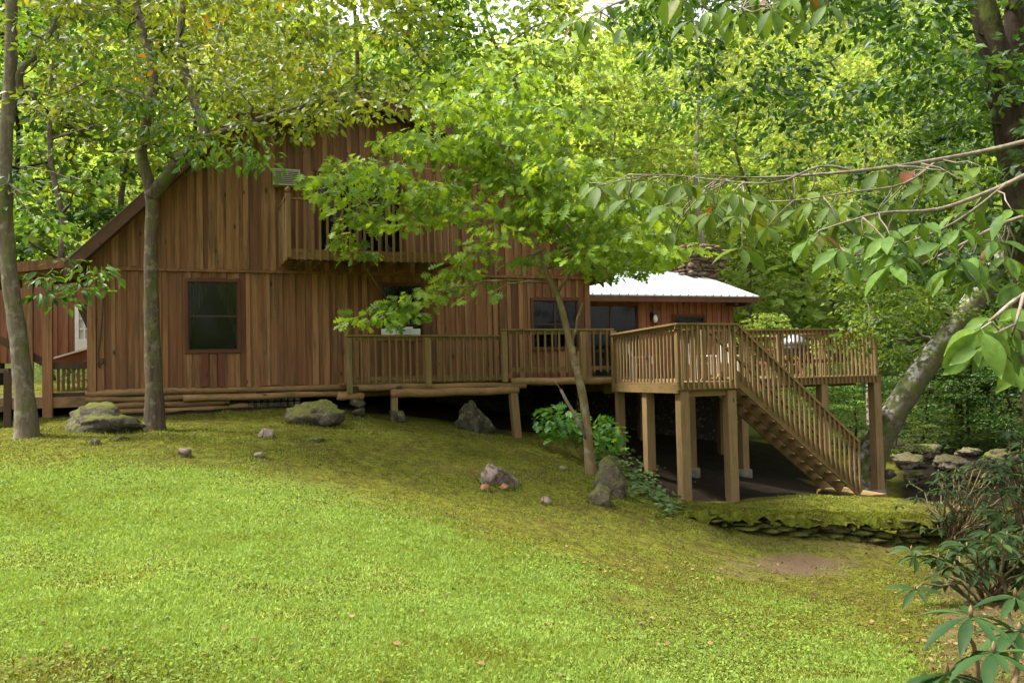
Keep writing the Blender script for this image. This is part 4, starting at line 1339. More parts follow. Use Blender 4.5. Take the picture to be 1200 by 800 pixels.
def limb(mb, a, b, r0, r1, sag=.1, n=5, seed=0, sides=6):
    rr = random.Random(seed)
    a, b = Vector(a), Vector(b); L = (b - a).length
    pts = []
    for i in range(n + 1):
        t = i / n
        p = a.lerp(b, t) + Vector((0, 0, sag * L * math.sin(t * math.pi)))
        if 0 < i < n: p += Vector((rr.gauss(0, .03), rr.gauss(0, .03), rr.gauss(0, .03))) * L
        pts.append(p)
    mb.tube(pts, [r0 + (r1 - r0) * (i / n) for i in range(n + 1)], sides)
    return pts
def nearest(nodes, c, up=1.5, skip=0, far=0):
    return min(range(skip, len(nodes)), key=lambda q: (nodes[q][0] - c).length + (up if nodes[q][0].z > c.z + .3 else 0))
def twig(mb, nodes, c, rmax, r1, sag, n, seed, sides=5, up=1.5, skip=0):
    c = Vector(c); j = nearest(nodes, c, up, skip)
    r0 = min(rmax, nodes[j][1] * .6)
    pts = limb(mb, nodes[j][0], c, r0, r1, sag, n, seed, sides)
    m = len(pts) - 1
    nodes += [(pts[i], r0 + (r1 - r0) * i / m) for i in range(2, m + 1)]
def path_tube(mb, pts, r0, r1, n=10, sub=4, power=1.0, flare=0):
    """smooth tube through control points"""
    P = [Vector(p) for p in pts]; out = []
    for i in range(len(P) - 1):
        p0, p1, p2, p3 = P[max(i - 1, 0)], P[i], P[i + 1], P[min(i + 2, len(P) - 1)]
        for k in range(sub):
            t = k / sub
            out.append(.5 * ((2 * p1) + (p2 - p0) * t + (2 * p0 - 5 * p1 + 4 * p2 - p3) * t * t + (3 * p1 - p0 - 3 * p2 + p3) * t ** 3))
    out.append(P[-1])
    N = len(out) - 1
    rad = [r0 + (r1 - r0) * (i / N) ** power + flare * math.exp(-i / N * 14) for i in range(N + 1)]
    rad = [r * (1 + .05 * math.sin(i * 2.3)) for i, r in enumerate(rad)]
    mb.tube(out, rad, n)
    return out, rad

# ------------------------------------------------------------------ young oak in front of the cabin
r = np.random.default_rng(21)
bse = ground_at(693, 558)
OY = bse.y
oak = thing('oak_sapling', bse, 'young leafy oak with slim leaning trunk before the cabin', 'tree')
mb = MB(); mb.smooth = True
tp_, tr_ = path_tube(mb, [bse + Vector((0, 0, -.15)), at(691, 540, OY), at(684, 470, OY), at(670, 410, OY), at(655, 350, OY), at(643, 325, OY), at(628, 285, OY), at(610, 240, OY), at(590, 180, OY), at(575, 130, OY)], .10, .016, 10, 4, .9, .06)
SPR = [(560, 108), (522, 133), (600, 118), (640, 132), (480, 150), (440, 172), (405, 183), (372, 205), (500, 180), (550, 165), (600, 172), (650, 170), (692, 190), (722, 215), (430, 208), (470, 218), (520, 215), (570, 225), (620, 212), (660, 232), (700, 248), (742, 248), (395, 228), (425, 262), (480, 262), (535, 255), (580, 270), (625, 262), (668, 275), (715, 282), (752, 278), (785, 262), (772, 296), (560, 292), (532, 312), (512, 335), (548, 335), (482, 345), (452, 352), (478, 372), (432, 372), (590, 305), (640, 298), (690, 300), (735, 305), (455, 195), (545, 200), (600, 200), (640, 200), (680, 215), (500, 240), (555, 240), (600, 245), (640, 245), (690, 230), (415, 280), (660, 150), (620, 150), (575, 140), (540, 130), (500, 165), (580, 85), (545, 90), (510, 110), (610, 95), (420, 240)]
onodes = list(zip(tp_, tr_))[18:]
SPR += [(558, 152), (585, 168), (610, 186), (628, 205), (645, 226), (662, 250), (678, 270), (694, 292), (705, 312), (570, 185), (600, 215), (560, 200), (535, 165), (625, 240), (590, 150), (640, 190), (670, 215), (705, 270), (730, 262), (760, 300), (795, 290), (720, 235), (455, 200), (410, 195), (475, 235), (505, 215), (540, 180), (660, 195), (685, 235), (615, 265)]
SPR.sort(key=lambda q: (q[0] - 620) ** 2 + (q[1] - 260) ** 2)
cent, rad = [], []
for i, (x, y) in enumerate(SPR):
    for rep in range(2):
        dy = r.uniform(-1.6, 1.6)
        c = at(x + r.normal(0, 9), y + r.normal(0, 6), OY + dy)
        cent.append(tuple(c)); rad.append(r.uniform(.32, .6))
    twig(mb, onodes, c, .035, .006, .06, 5, i)
# the two named dead limbs
limb(mb, at(643, 330, OY), at(500, 345, OY), .03, .008, .03, 6, 77)
limb(mb, at(652, 345, OY), at(700, 285, OY), .035, .012, .02, 5, 78); limb(mb, at(668, 405, OY), at(683, 355, OY), .03, .02, .0, 5, 79)
mb.build('trunk', M['bark_olive'], oak)
Lv = spray_leaves(r, cent, rad, 29, .205, .22, .5, .7)
V, F_, T = leaves(T_OAK, *Lv[:4], Lv[4])
tri_mesh('crown', V, F_, T, M['leaf_oak'], oak, bse)

# dead snapped stem by the oak
b0 = at(684, 508, OY - .05)
mb = MB(); mb.smooth = True
mb.tube([b0 + Vector((.05, .0, -.1)), at(675, 488, OY - .1), at(664, 470, OY - .1), at(657, 456, OY - .1)], [.035, .032, .03, .026], 8)
ds = mb.build('broken_stick', M['twig']); tag(ds, 'bare broken stick leaning on the young oak trunk', 'stick')
mb = MB(); mb.smooth = True; mb.tube([at(657, 456, OY - .1), at(652, 449, OY - .1), at(649, 443, OY - .1)], [.012, .008, .004], 5); mb.build('twig', M['twig'], ds)

# ------------------------------------------------------------------ forked tree by the cabin wall
r = np.random.default_rng(22)
bse = ground_at(181, 503); FY = bse.y
ft = thing('forked_tree', bse, 'mossy forked tree standing against the cabin gable, olive and orange leaves', 'tree')
mb = MB(); mb.smooth = True
ta, ra = path_tube(mb, [bse + Vector((0, 0, -.15)), at(181, 470, FY), at(178, 380, FY), at(177, 300, FY), at(178, 240, FY), at(174, 212, FY), at(166, 180, FY), at(172, 140, FY), at(180, 90, FY + .3), at(168, 40, FY + .5), at(150, -40, FY + .8), at(140, -140, FY + 1)], .155, .06, 12, 4, .8, .10)
tb_, rb = path_tube(mb, [at(176, 232, FY), at(192, 212, FY), at(214, 185, FY + .1), at(240, 162, FY + .2), at(225, 110, FY + .8), at(212, 60, FY + 1), at(215, 0, FY + 1.2), at(225, -90, FY + 1.5)], .14, .05, 10, 4)
tc, rc = path_tube(mb, [at(232, 166, FY + .2), at(270, 152, FY), at(330, 132, FY - .2), at(390, 118, FY - .3), at(440, 122, FY - .5)], .09, .02, 8, 4)
allp = ta[14:] + tb_[4:] + tc; allr = ra[14:] + rb[4:] + rc
cent, rad = [], []
n = 0
while n < 262:
    x, y = r.uniform(50, 490), r.uniform(-120, 205)
    lim = np.interp(x, [50, 120, 200, 300, 400, 490], [150, 205, 195, 160, 150, 115])
    if n > 240: x, y = r.uniform(290, 400), r.uniform(70, 135)
    if y > lim: continue
    if r.uniform() < .25 and y > 100 and x < 160: continue
    c = at(x, y, FY + r.uniform(-2.2, 3.2)); n += 1
    cent.append(tuple(c)); rad.append(r.uniform(.3, .65))

fn = list(zip(allp, allr))
for i, c in enumerate(sorted(cent, key=lambda c: min((p - Vector(c)).length for p in allp))):
    if i % 2 == 0: twig(mb, fn, c, .03, .005, .04, 5, i)
mb.build('trunk', M['bark_brown'], ft)
Lv = spray_leaves(r, cent, rad, 38, .15, .4, .5, .9)
V, F_, T = leaves(T_SHRT, *Lv[:4], Lv[4])
tri_mesh('crown', V, F_, T, M['leaf_olive'], ft, bse)
# fresh green magnolia-like sprays hanging from it
cent = []
for (x, y) in [(215, 170), (235, 160), (255, 175), (270, 165), (285, 185), (300, 170), (312, 190), (235, 185), (205, 150), (190, 120), (160, 120), (140, 95), (230, 130), (110, 80), (95, 60), (185, 150), (120, 120), (150, 60)]:
    cent.append(tuple(at(x, y, FY - .9 + r.uniform(-.4, .4))))
Lv = spray_leaves(r, cent, [.36] * len(cent), 26, .20, .3, .45, .35)
V, F_, T = leaves(T_OVAL, *Lv[:4], Lv[4])
tri_mesh('leaf_sprays', V, F_, T, M['leaf_fresh'], ft, bse)

# ------------------------------------------------------------------ grey tree at the picture's edge
r = np.random.default_rng(23)
bse = ground_at(32, 512); LY = bse.y
lt = thing('grey_barked_tree', bse, 'tall grey barked tree with a thick low trunk beside the long boulder', 'tree')
mb = MB(); mb.smooth = True
ta, ra = path_tube(mb, [bse + Vector((0, 0, -.2)), at(30, 480, LY), at(22, 400, LY), at(12, 330, LY), at(6, 250, LY), at(6, 180, LY), at(12, 90, LY), at(14, 0, LY), at(20, -120, LY)], .175, .09, 12, 4, .8, .12)
limb(mb, at(12, 112, LY), at(45, 55, LY), .075, .05, 0, 5, 1, 8); limb(mb, at(45, 55, LY), at(85, -8, LY), .05, .03, 0, 5, 2, 8); limb(mb, at(25, 90, LY), at(75, 40, LY), .012, .006, 0.02, 5, 3)
for i, (x0, y0, x1, y1) in enumerate([(20, 106, 150, 108), (150, 108, 185, 120), (20, 118, 95, 158), (20, 195, 70, 205), (70, 205, 125, 220), (60, 200, 30, 170), (75, 20, 150, 14), (10, 215, 60, 245), (50, 45, 0, 30), (10, 220, 40, 260)]):
    limb(mb, at(x0, y0, LY), at(x1, y1, LY - .6), .02, .006, .02, 6, i + 10, 5)
mb.build('trunk', M['bark_grey'], lt)
cent, rad = [], []
for i in range(55):
    x, y = r.uniform(-150, 120), r.uniform(-160, 60); cent.append(tuple(at(x, y, LY + r.uniform(-1.5, 2)))); rad.append(r.uniform(.3, .55))
Lv = spray_leaves(r, cent, rad, 24, .17, .35, .4, .5)
A = leaves(T_SHRT, *Lv[:4], Lv[4])
tri_mesh('crown', *A, M['leaf_olive'], lt, bse)
cent = [tuple(at(x, y, LY + .1 + r.uniform(-.3, .3))) for x, y in [(70, 305), (90, 318), (110, 312), (60, 328), (85, 340), (105, 335), (45, 322), (120, 322), (75, 352), (50, 345), (18, 205), (10, 225), (8, 240), (22, 218)]]
Lv = spray_leaves(r, cent, [.3] * len(cent), 20, .20, .3, .35, .35)
A = leaves(T_OVAL, *Lv[:4], Lv[4])
tri_mesh('leaf_sprays', *A, M['leaf_fresh'], lt, bse)

# ------------------------------------------------------------------ leaning lichened tree behind the deck
r = np.random.default_rng(24)
by = 23.6
bse = at(1015, 560, by); bse.z = g1(bse.x, bse.y)
le = thing('leaning_tree', bse, 'stout leaning tree trunk patched with white lichen behind the last deck post', 'tree')
mb = MB(); mb.smooth = True
ta, ra = path_tube(mb, [bse + Vector((0, 0, -.3)), at(1018, 545, by), at(1036, 505, by), at(1066, 455, by), at(1102, 405, by), at(1145, 348, by), at(1190, 280, by - .3), at(1235, 190, by - .8), at(1270, 80, by - 1), at(1290, -60, by - 1)], .40, .24, 16, 4, .7, .35)
lnodes = list(zip(ta, ra))[16:]
cent, rad = [], []
for i in range(300):
    x, y = r.uniform(985, 1330), r.uniform(-80, 440)
    if i % 3 == 0: x, y = r.uniform(985, 1120), r.uniform(250, 440)
    if y > np.interp(x, [985, 1045, 1065, 1110, 1150, 1330], [405, 440, 425, 385, 395, 440]): continue
    c = at(x, y, by + r.uniform(-2.2, 2.5)); cent.append(tuple(c)); rad.append(r.uniform(.5, .9))
    if i % 2 == 0:
        twig(mb, lnodes, c, .06, .010, .05, 5, i)
mb.build('trunk', M['bark_lichen'], le)
Lv = spray_leaves(r, cent, rad, 44, .17, .25, .35, .55)
A = leaves(T_RHOMB, *Lv[:4], Lv[4]); tri_mesh('crown', *A, M['leaf_mid'], le, bse)

# ------------------------------------------------------------------ dark tree overhanging from the side
r = np.random.default_rng(25)
DY = 10.5
bse = at(1240, 600, DY); bse.z = g1(bse.x, bse.y)
dt = thing('dark_tree', bse, 'dark trunked tree whose shaded branches overhang the deck side', 'tree')
mb = MB(); mb.smooth = True
ta, ra = path_tube(mb, [bse + Vector((0, 0, -.2)), at(1225, 450, DY), at(1205, 300, DY), at(1195, 220, DY), at(1180, 130, DY), at(1165, 60, DY), at(1150, 0, DY), at(1125, -120, DY), at(1110, -260, DY)], .26, .12, 12, 4, 1, .1)
tb_, rb = path_tube(mb, [at(1192, 200, DY), at(1195, 120, DY + .2), at(1188, 40, DY + .3), at(1195, -60, DY + .5), at(1230, -200, DY)], .15, .08, 10, 4)
cent, rad, anchors = [], [], []
for i in range(470):
    x, y = r.uniform(730, 1330), r.uniform(-160, 330)
    lo = np.interp(x, [730, 800, 900, 1000, 1100, 1330], [55, 130, 215, 300, 380, 440])
    if y > lo: continue
    if y > 70 and x < 1020 and r.uniform() < .45: continue
    c = at(x, y, DY + r.uniform(-1.5, 5)); cent.append(tuple(c)); rad.append(r.uniform(.3, .6))
    c0_ = (c, i)
    if i % 9 == 0: anchors.append(c)
dn = list(zip(ta, ra))[12:]
for i, c in enumerate(sorted(cent, key=lambda c: min((p - Vector(c)).length for p in ta))):
    if i % 2 == 0: twig(mb, dn, c, .028, .004, .05, 5, i, 4)
mb.build('trunk', M['bark_dark'], dt)
Lv = spray_leaves(r, cent, rad, 58, .12, .22, .4, .65)
A = leaves(T_SHRT, *Lv[:4], Lv[4]); tri_mesh('crown', *A, M['leaf_dark'], dt, bse)

# ------------------------------------------------------------------ near branches with large leaves
def big_branch(name, label, stems, leafpts, Y, size, seed, mat='leaf_big', droop=.8, face=.35, joint=(1197, 205)):
    r = np.random.default_rng(seed)
    mb = MB(); mb.smooth = True; nodes = []
    for st in stems:
        P = [at(x, y, Y + .25 * math.sin(i * 1.7 + x)) for i, (x, y) in enumerate(st)]
        off = st[0][0] >= 1240 or st[0][1] < -60
        if off:      # runs back to the trunk of the dark tree
            P = [at(*joint, DY), at(st[0][0] + 45 if st[0][0] >= 1240 else st[0][0] + 60, (st[0][1] + joint[1]) / 2 - 12, (Y + DY) / 2)] + P
        o, _ = path_tube(mb, P, .026 if off else .009, .003, 7, 4, .8); nodes += [q for q in o if q.y < Y + .6]
    C, D, N_, Sz, T = [], [], [], [], []
    extra = [(x + r.normal(0, 16), y + r.normal(4, 13), n) for (x, y, n) in leafpts for _ in range(1 if len(leafpts) > 10 else 0)]
    for (x, y, n) in list(leafpts) + extra:
        c0 = at(x, y, Y + r.uniform(-.45, .45))
        j = min(nodes, key=lambda q: (q - c0).length)
        if (j - c0).length > .06: limb(mb, j, c0, .005, .003, .03, 3, int(x + y), 4)
        a0 = r.uniform(0, 6.28)
        for k in range(n):
            a = a0 + k * 6.28 / n + r.normal(0, .35)
            C.append(tuple(c0)); D.append((math.cos(a), .7 * math.sin(a), -droop * r.uniform(.2, 1.2)))
            N_.append((r.normal(0, .35), r.normal(0, .35) - face, 1)); Sz.append(size * r.uniform(.65, 1.2)); T.append(r.uniform(0, 1))
    root = mb.build(name, M['twig'], dt); root['label'] = label
    A = leaves(T_OVAL, np.array(C), np.array(D), np.array(N_), np.array(Sz), np.array(T))
    tri_mesh('leaves', *A, M[mat], root, WLOC[root.name], True)
    return root
big_branch('leafy_branch', 'long grey branch with drooping magnolia leaves reaching toward the wing roof',
    [[(1240, 160), (1150, 178), (1050, 195), (950, 205), (880, 208), (820, 205)], [(1100, 187), (1060, 215), (1000, 225), (930, 235), (880, 235)], [(1000, 200), (960, 195), (900, 215), (780, 205), (740, 210)]],
    [(x, y, n) for x, y, n in [(700, 218, 4), (735, 212, 4), (765, 222, 4), (800, 215, 4), (825, 228, 4), (840, 240, 5), (860, 225, 4), (880, 245, 5), (905, 235, 4), (930, 250, 4), (950, 225, 4), (975, 240, 4), (1000, 235, 5), (1025, 255, 4), (1050, 235, 4), (1085, 215, 4), (1110, 200, 3), (900, 265, 4), (870, 275, 3), (810, 250, 3), (780, 240, 3), (1070, 200, 3), (1150, 195, 3)]], 5.2, .175, 51)
big_branch('leafy_branch', 'second grey branch with leaf bunches crossing below the long branch',
    [[(1240, 190), (1170, 220), (1100, 245), (1030, 250), (960, 270)], [(1180, 215), (1120, 260), (1060, 285), (1000, 300), (960, 310)], [(1240, 240), (1180, 260), (1120, 290), (1080, 310)]],
    [(x, y, n) for x, y, n in [(960, 275, 5), (985, 290, 5), (1010, 275, 4), (1040, 270, 5), (1060, 300, 4), (1080, 262, 5), (1105, 285, 4), (1120, 250, 5), (1140, 300, 5), (1160, 265, 4), (1185, 245, 4), (1150, 320, 4), (1180, 300, 5), (1195, 330, 4), (1110, 315, 4), (970, 305, 3), (1030, 305, 4)]], 4.6, .155, 52)
big_branch('leafy_branch', 'drooping twig with the biggest leaves before the leaning trunk',
    [[(1260, 320), (1200, 345), (1165, 372), (1140, 395)], [(1200, 345), (1190, 380), (1180, 410)]],
    [(1150, 385, 6), (1165, 372, 5), (1175, 378, 5), (1195, 360, 5), (1150, 405, 4), (1170, 400, 5), (1190, 400, 4), (1195, 425, 4), (1130, 385, 3)], 3.4, .165, 53, droop=.9, face=1.6, joint=(1204, 295))
big_branch('leafy_branch', 'high twig with leaves hanging over the oak crown',
    [[(1000, -90), (900, -45), (800, -20), (720, 5), (695, 20)], [(900, -45), (880, -10), (870, 10)]],
    [(692, 22, 5), (710, 5, 4), (850, 5, 4), (870, 15, 5), (890, -5, 5), (905, 10, 5), (930, 5, 4), (950, -10, 5), (970, 5, 4), (830, 12, 3), (800, -5, 3), (780, -8, 3)], 4.8, .155, 54, droop=1.0, joint=(1122, -130))

# ------------------------------------------------------------------ rhododendrons
def rhodo(label, base, whorls, size, seed, tilt=.25):
    r = np.random.default_rng(seed)
    if len(whorls) > 6:
        whorls = list(whorls) + [w + Vector((r.normal(0, .24), r.normal(0, .24), r.normal(-.06, .16))) for w in whorls for _ in range(3)]
    root = thing('rhododendron', base, label, 'shrub', 'rhododendrons beside the lawn')
    mb = MB(); mb.smooth = True
    C, D, N_, Sz, T = [], [], [], [], []
    for i, w in enumerate(whorls):
        w = Vector(w)
        limb(mb, Vector(base) + Vector((r.normal(0, .08), r.normal(0, .08), -.05)), w, .018, .007, .10, 6, seed + i, 6)
        n = int(r.integers(7, 12)); a0 = r.uniform(0, 6.28)
        ax = np.array([r.normal(0, tilt), r.normal(0, tilt) - .15, 1.0])
        for k in range(n):
            a = a0 + k * 6.283 / n + r.normal(0, .15)
            C.append(tuple(w)); D.append((math.cos(a), math.sin(a), r.uniform(-.35, .35))); N_.append(tuple(ax)); Sz.append(size * r.uniform(.7, 1.15)); T.append(r.uniform(0, 1))
        mb.tube([w + Vector((0, 0, 0)), w + Vector((0, 0, .03)), w + Vector((0, 0, .055))], [.008, .011, .002], 6)
    mb.build('stem', M['bark_olive'], root)
    A = leaves(T_LANCE, np.array(C), np.array(D), np.array(N_), np.array(Sz), np.array(T)); tri_mesh('leaves', *A, M['leaf_rhodo'], root, base, True)
    return root
def wh(lst, Y, dy, seed):
    r = np.random.default_rng(seed); return [at(x, y, Y + r.uniform(-dy, dy)) for x, y in lst]
b = at(1160, 800, 4.3); b.z = g1(b.x, b.y)
rhodo('close rhododendron with long glossy whorled leaves at the lawn corner', b, [at(1138, 722, 4.1), at(1165, 765, 3.9), at(1110, 790, 4.1), at(1190, 700, 4.6), at(1195, 740, 4.4)], .25, 71)
b = at(1165, 690, 9.2); b.z = g1(b.x, b.y)
rhodo('dark rhododendron behind the close glossy one, over leaf litter', b, wh([(1100, 655), (1125, 640), (1150, 655), (1175, 640), (1195, 655), (1110, 665), (1185, 670), (1160, 625), (1200, 620)], 9.2, .5, 3), .24, 72)
b = ground_at(1115, 632)
wl2 = [(1075, 585), (1090, 575), (1085, 605), (1105, 560), (1120, 580), (1110, 605), (1135, 565), (1140, 595), (1150, 575), (1130, 615), (1165, 590), (1155, 612), (1080, 620), (1105, 625), (1170, 560), (1180, 580), (1190, 600), (1185, 625), (1140, 545), (1165, 540), (1120, 550), (1100, 590), (1125, 600), (1150, 628)]
rhodo('spreading rhododendron overlapping the mossy stone wall end', b, wh(wl2, b.y, .8, 4), .20, 73)
b = at(1210, 640, 12.5); b.z = g1(b.x, b.y)
rhodo('tall rhododendron rising beside the creek rocks', b, wh([(1180, 545), (1200, 530), (1215, 560), (1190, 575), (1170, 600), (1205, 590), (1195, 610), (1160, 560), (1220, 520), (1215, 615), (1180, 615), (1185, 555)], 12.5, .8, 5), .24, 74)

# leafy sprout under the walkway, and pale groundcover by the boulder
r = np.random.default_rng(81)
b = ground_at(690, 530); b = at(688, 528, 18.2); b.z = g1(b.x, b.y)
sp = thing('leafy_sprout', b, 'leafy oak sprouts growing in the dark under the walkway end', 'plant')
mb = MB(); mb.smooth = True; cent = []
for i, (x, y) in enumerate([(640, 480), (655, 492), (668, 485), (648, 505), (700, 490), (712, 500), (704, 510), (722, 508), (672, 500), (660, 512), (715, 520), (636, 492), (690, 505), (708, 528)]):
    c = at(x, y, 18.2 + r.uniform(-.5, .5)); cent.append(tuple(c)); limb(mb, b, c, .012, .004, .1, 5, i, 5)
mb.build('stem', M['bark_olive'], sp)
Lv = spray_leaves(r, cent, [.26] * len(cent), 24, .2, .5, .3, .5); A = leaves(T_OAK, *Lv[:4], Lv[4]); tri_mesh('leaves', *A, M['leaf_fresh'], sp, b)
r = np.random.default_rng(82)
C = []
for i in range(420):
    x = r.normal(752, 17); y = 558 + (x - 740) * .75 + r.normal(0, 11)
    if y < 535 or y > 605: continue
    g = ground_at(x, y) if i % 6 == 0 else Vector(C[-1]) + Vector((r.normal(0, .10), r.normal(0, .16), 0)) if C else ground_at(x, y)
    C.append((g.x, g.y, g1(g.x, g.y) + r.uniform(.03, .16)))
C = np.array(C); n = len(C); a = r.uniform(0, 6.28, n)
A = leaves(T_ROUND, C, np.stack([np.cos(a), np.sin(a), np.full(n, -.2)], 1), np.array([0, -.2, 1.]) + r.normal(0, .25, (n, 3)), r.uniform(.07, .14, n), r.uniform(0, 1, n))
o = tri_mesh('groundcover', *A, M['leaf_cover']); tag(o, 'pale green groundcover trailing below the upright boulder', 'groundcover', kind='stuff')

# ------------------------------------------------------------------ woodland
def proto_tree(seed, H, cr, clow, ncl, nleaf, lsize, lmat, bmat, name, tm=T_RHOMB, layered=.3, trad=.16):
    r = np.random.default_rng(seed)
    mb = MB(); mb.smooth = True
    pts = [Vector((r.normal(0, .12) * i ** .6, r.normal(0, .12) * i ** .6, H * i / 6 - (.4 if i == 0 else 0))) for i in range(7)]
    ta, ra = path_tube(mb, pts, trad, .03, 8, 3, .9, trad * .4)
    pn = list(zip(ta, ra))[4:]
    cent, rad = [], []
    for i in range(ncl):
        f = r.uniform(0, 1) ** .85
        z = clow + (H * 1.04 - clow) * f
        R = cr * math.sqrt(max(.04, math.sin(min(1, .12 + f * .95) * math.pi))) * math.sqrt(r.uniform(.1, 1))
        a = r.uniform(0, 6.283)
        c = Vector((R * math.cos(a), R * math.sin(a), z)); cent.append(tuple(c)); rad.append(r.uniform(.5, 1.0) * cr * .28)
        if i % 2 == 0: twig(mb, pn, c, .05, .008, .06, 4, i, 4)
    root = thing(name, (0, 0, 0), 'x', 'tree', 'woodland trees behind the cabin')
    mb.build('trunk', bmat, root, local=True)
    Lv = spray_leaves(r, cent, rad, nleaf, lsize, layered, .45, .8)
    A = leaves(tm, *Lv[:4], Lv[4]); tri_mesh('crown', *A, lmat, root)
    return root
PT = {
    'yellow': proto_tree(1, 15, 4.2, 2.5, 120, 42, .30, M['leaf_yellow'], M['bark_brown'], 'broadleaf_tree'),
    'green': proto_tree(2, 14, 4.0, 1.8, 120, 42, .30, M['leaf_mid'], M['bark_grey'], 'broadleaf_tree'),
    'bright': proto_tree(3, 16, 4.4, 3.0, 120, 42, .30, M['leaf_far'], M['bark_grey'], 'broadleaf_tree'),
    'dark': proto_tree(4, 13, 3.8, 1.0, 120, 42, .28, M['leaf_dark'], M['bark_dark'], 'broadleaf_tree'),
    'slim': proto_tree(5, 17, 2.6, 8.5, 70, 36, .28, M['leaf_far'], M['bark_pale'], 'slender_tree', trad=.14),
}
used = set()
TREES = [  # kind, pixel x of the base, depth, scale, label
    ('green', 60, 27, 1.0, 'deep green layered tree beyond the porch roof'),
    ('green', 150, 31, 1.05, 'green tree filling the gap beside the gable eave'),
    ('dark', 5, 30, 1.1, 'dark woodland tree behind the grey barked trunk'),
    ('yellow', 230, 33, 1.25, 'tall yellowing tree rising over the gable slope'),
    ('slim', 276, 29, 1.05, 'slender tree with bare dark stem above the gable roof'),
    ('bright', 345, 36, 1.2, 'pale leaved tree behind the gable peak'),
    ('yellow', 420, 31, 1.2, 'orange tinged tree directly above the gable peak'),
    ('green', 500, 33, 1.25, 'full green tree above the gambrel roof ridge'),
    ('bright', 585, 35, 1.25, 'bright tree behind the upper oak crown'),
    ('yellow', 660, 37, 1.2, 'yellow green tree beyond the cabin eave'),
    ('slim', 736, 40, 1.0, 'slender grey tree standing over the white metal roof'),
    ('bright', 760, 44, 1.15, 'sunny tree behind the stone chimney'),
    ('slim', 824, 38, 1.15, 'straight pale trunk rising past the stone chimney'),
    ('bright', 880, 42, 1.0, 'sunny bushy tree beyond the wing gable end'),
    ('bright', 945, 47, .9, 'yellow green tree above the barbecue grill'),
    ('slim', 1018, 34, .85, 'dark slim stem beyond the far deck corner'),
    ('bright', 1060, 40, .95, 'mid green tree between the deck and the leaning trunk'),
    ('dark', 1120, 33, .95, 'dark tree across the creek behind the leaning trunk'),
    ('dark', 1210, 31, 1.1, 'dark spreading tree across the creek bend'),
    ('green', 1170, 40, 1.1, 'tall green tree uphill from the creek bend'),
    ('bright', 980, 47, 1.15, 'pale tree on the slope uphill of the grill'),
]
for i, (k, x, Y, sc, lb) in enumerate(TREES):
    pr_ = PT[k]
    o = pr_ if k not in used else copy_tree(pr_)
    used.add(k)
    p = at(x, 430, Y); p.z = g1(p.x, p.y)
    o.location = p; o.rotation_euler = (0, 0, i * 2.1); o.scale = (sc, sc, sc)
    o['label'] = lb
# low shrubs behind the deck and across the creek
SHR = [('green', 960, 27.5, .22, 'low green bush under the deck corner'), ('dark', 1000, 29, .25, 'dark low bush behind the second deck post'), ('dark', 1080, 30, .30, 'dark thicket bush behind the pale creek boulder'), ('dark', 1130, 29.5, .30, 'dark bush above the whitish creek stone'),
       ('dark', 1185, 28.5, .30, 'dark bush beside the creek bend'), ('green', 1160, 31, .36, 'layered green bush up the creek bank'), ('green', 1050, 27, .16, 'small green bush against the leaning trunk base'), ('bright', 900, 31, .30, 'bright bush seen over the deck railing'), ('green', 75, 22.5, .12, 'yellow green bush behind the porch railing')]
for i, (k, x, Y, sc, lb) in enumerate(SHR):
    o = copy_tree(PT[k]); o.name = 'woodland_bush'
    p = at(x, 430, Y); p.z = g1(p.x, p.y) - .35
    o.location = p; o.rotation_euler = (0, 0, i * 1.3); o.scale = (sc * 1.6, sc * 1.6, sc)
    o['label'] = lb; o['category'] = 'bush'; o['group'] = 'low bushes around the deck and creek'

# the wooded hillside: far wood that reads as one mass
r = np.random.default_rng(90)
cent, rad, base_t = [], [], []
parts = []
n = 0
while n < 480:
    y = r.uniform(42, 105); x = r.uniform(-.95, .95) * y
    if r.uniform() > (45 / y) ** .3: continue
    if n >= 420: x, y = r.uniform(-34, 34), r.uniform(-34, -22)  # unseen trees behind the camera, added for the window reflections
    n += 1
    z0 = g1(x, y); H = r.uniform(7, 14); cr = r.uniform(2.5, 4.5)
    m_ = 26
    f = r.uniform(0, 1, m_); a = r.uniform(0, 6.283, m_)
    R = cr * np.sqrt(np.maximum(.05, np.sin(np.minimum(1, .1 + f * .95) * np.pi))) * np.sqrt(r.uniform(.2, 1, m_))
    c = np.stack([x + R * np.cos(a), y + R * np.sin(a), z0 + .5 + H * f], 1)
    k = 14
    cc = np.repeat(c, k, 0) + r.normal(0, 1, (m_ * k, 3)) * np.array([.75, .75, .4])
    ang = r.uniform(0, 6.283, m_ * k)
    D = np.stack([np.cos(ang), np.sin(ang), r.normal(-.3, .3, m_ * k)], 1)
    N_ = np.array([0, 0, 1.]) + r.normal(0, .6, (m_ * k, 3))
    t0 = r.uniform(0, .55)
    parts.append(leaves(T_RHOMB, cc, D, N_, r.uniform(.35, .75, m_ * k), np.clip(t0 + r.uniform(0, .45, m_ * k), 0, 1)))
V, F_, T = cat_leaf(parts)
o = tri_mesh('forest', V, F_, T, M['leaf_far']); tag(o, 'sunlit wooded hillside behind the cabin, plus unseen trees behind the camera', 'forest', kind='stuff')

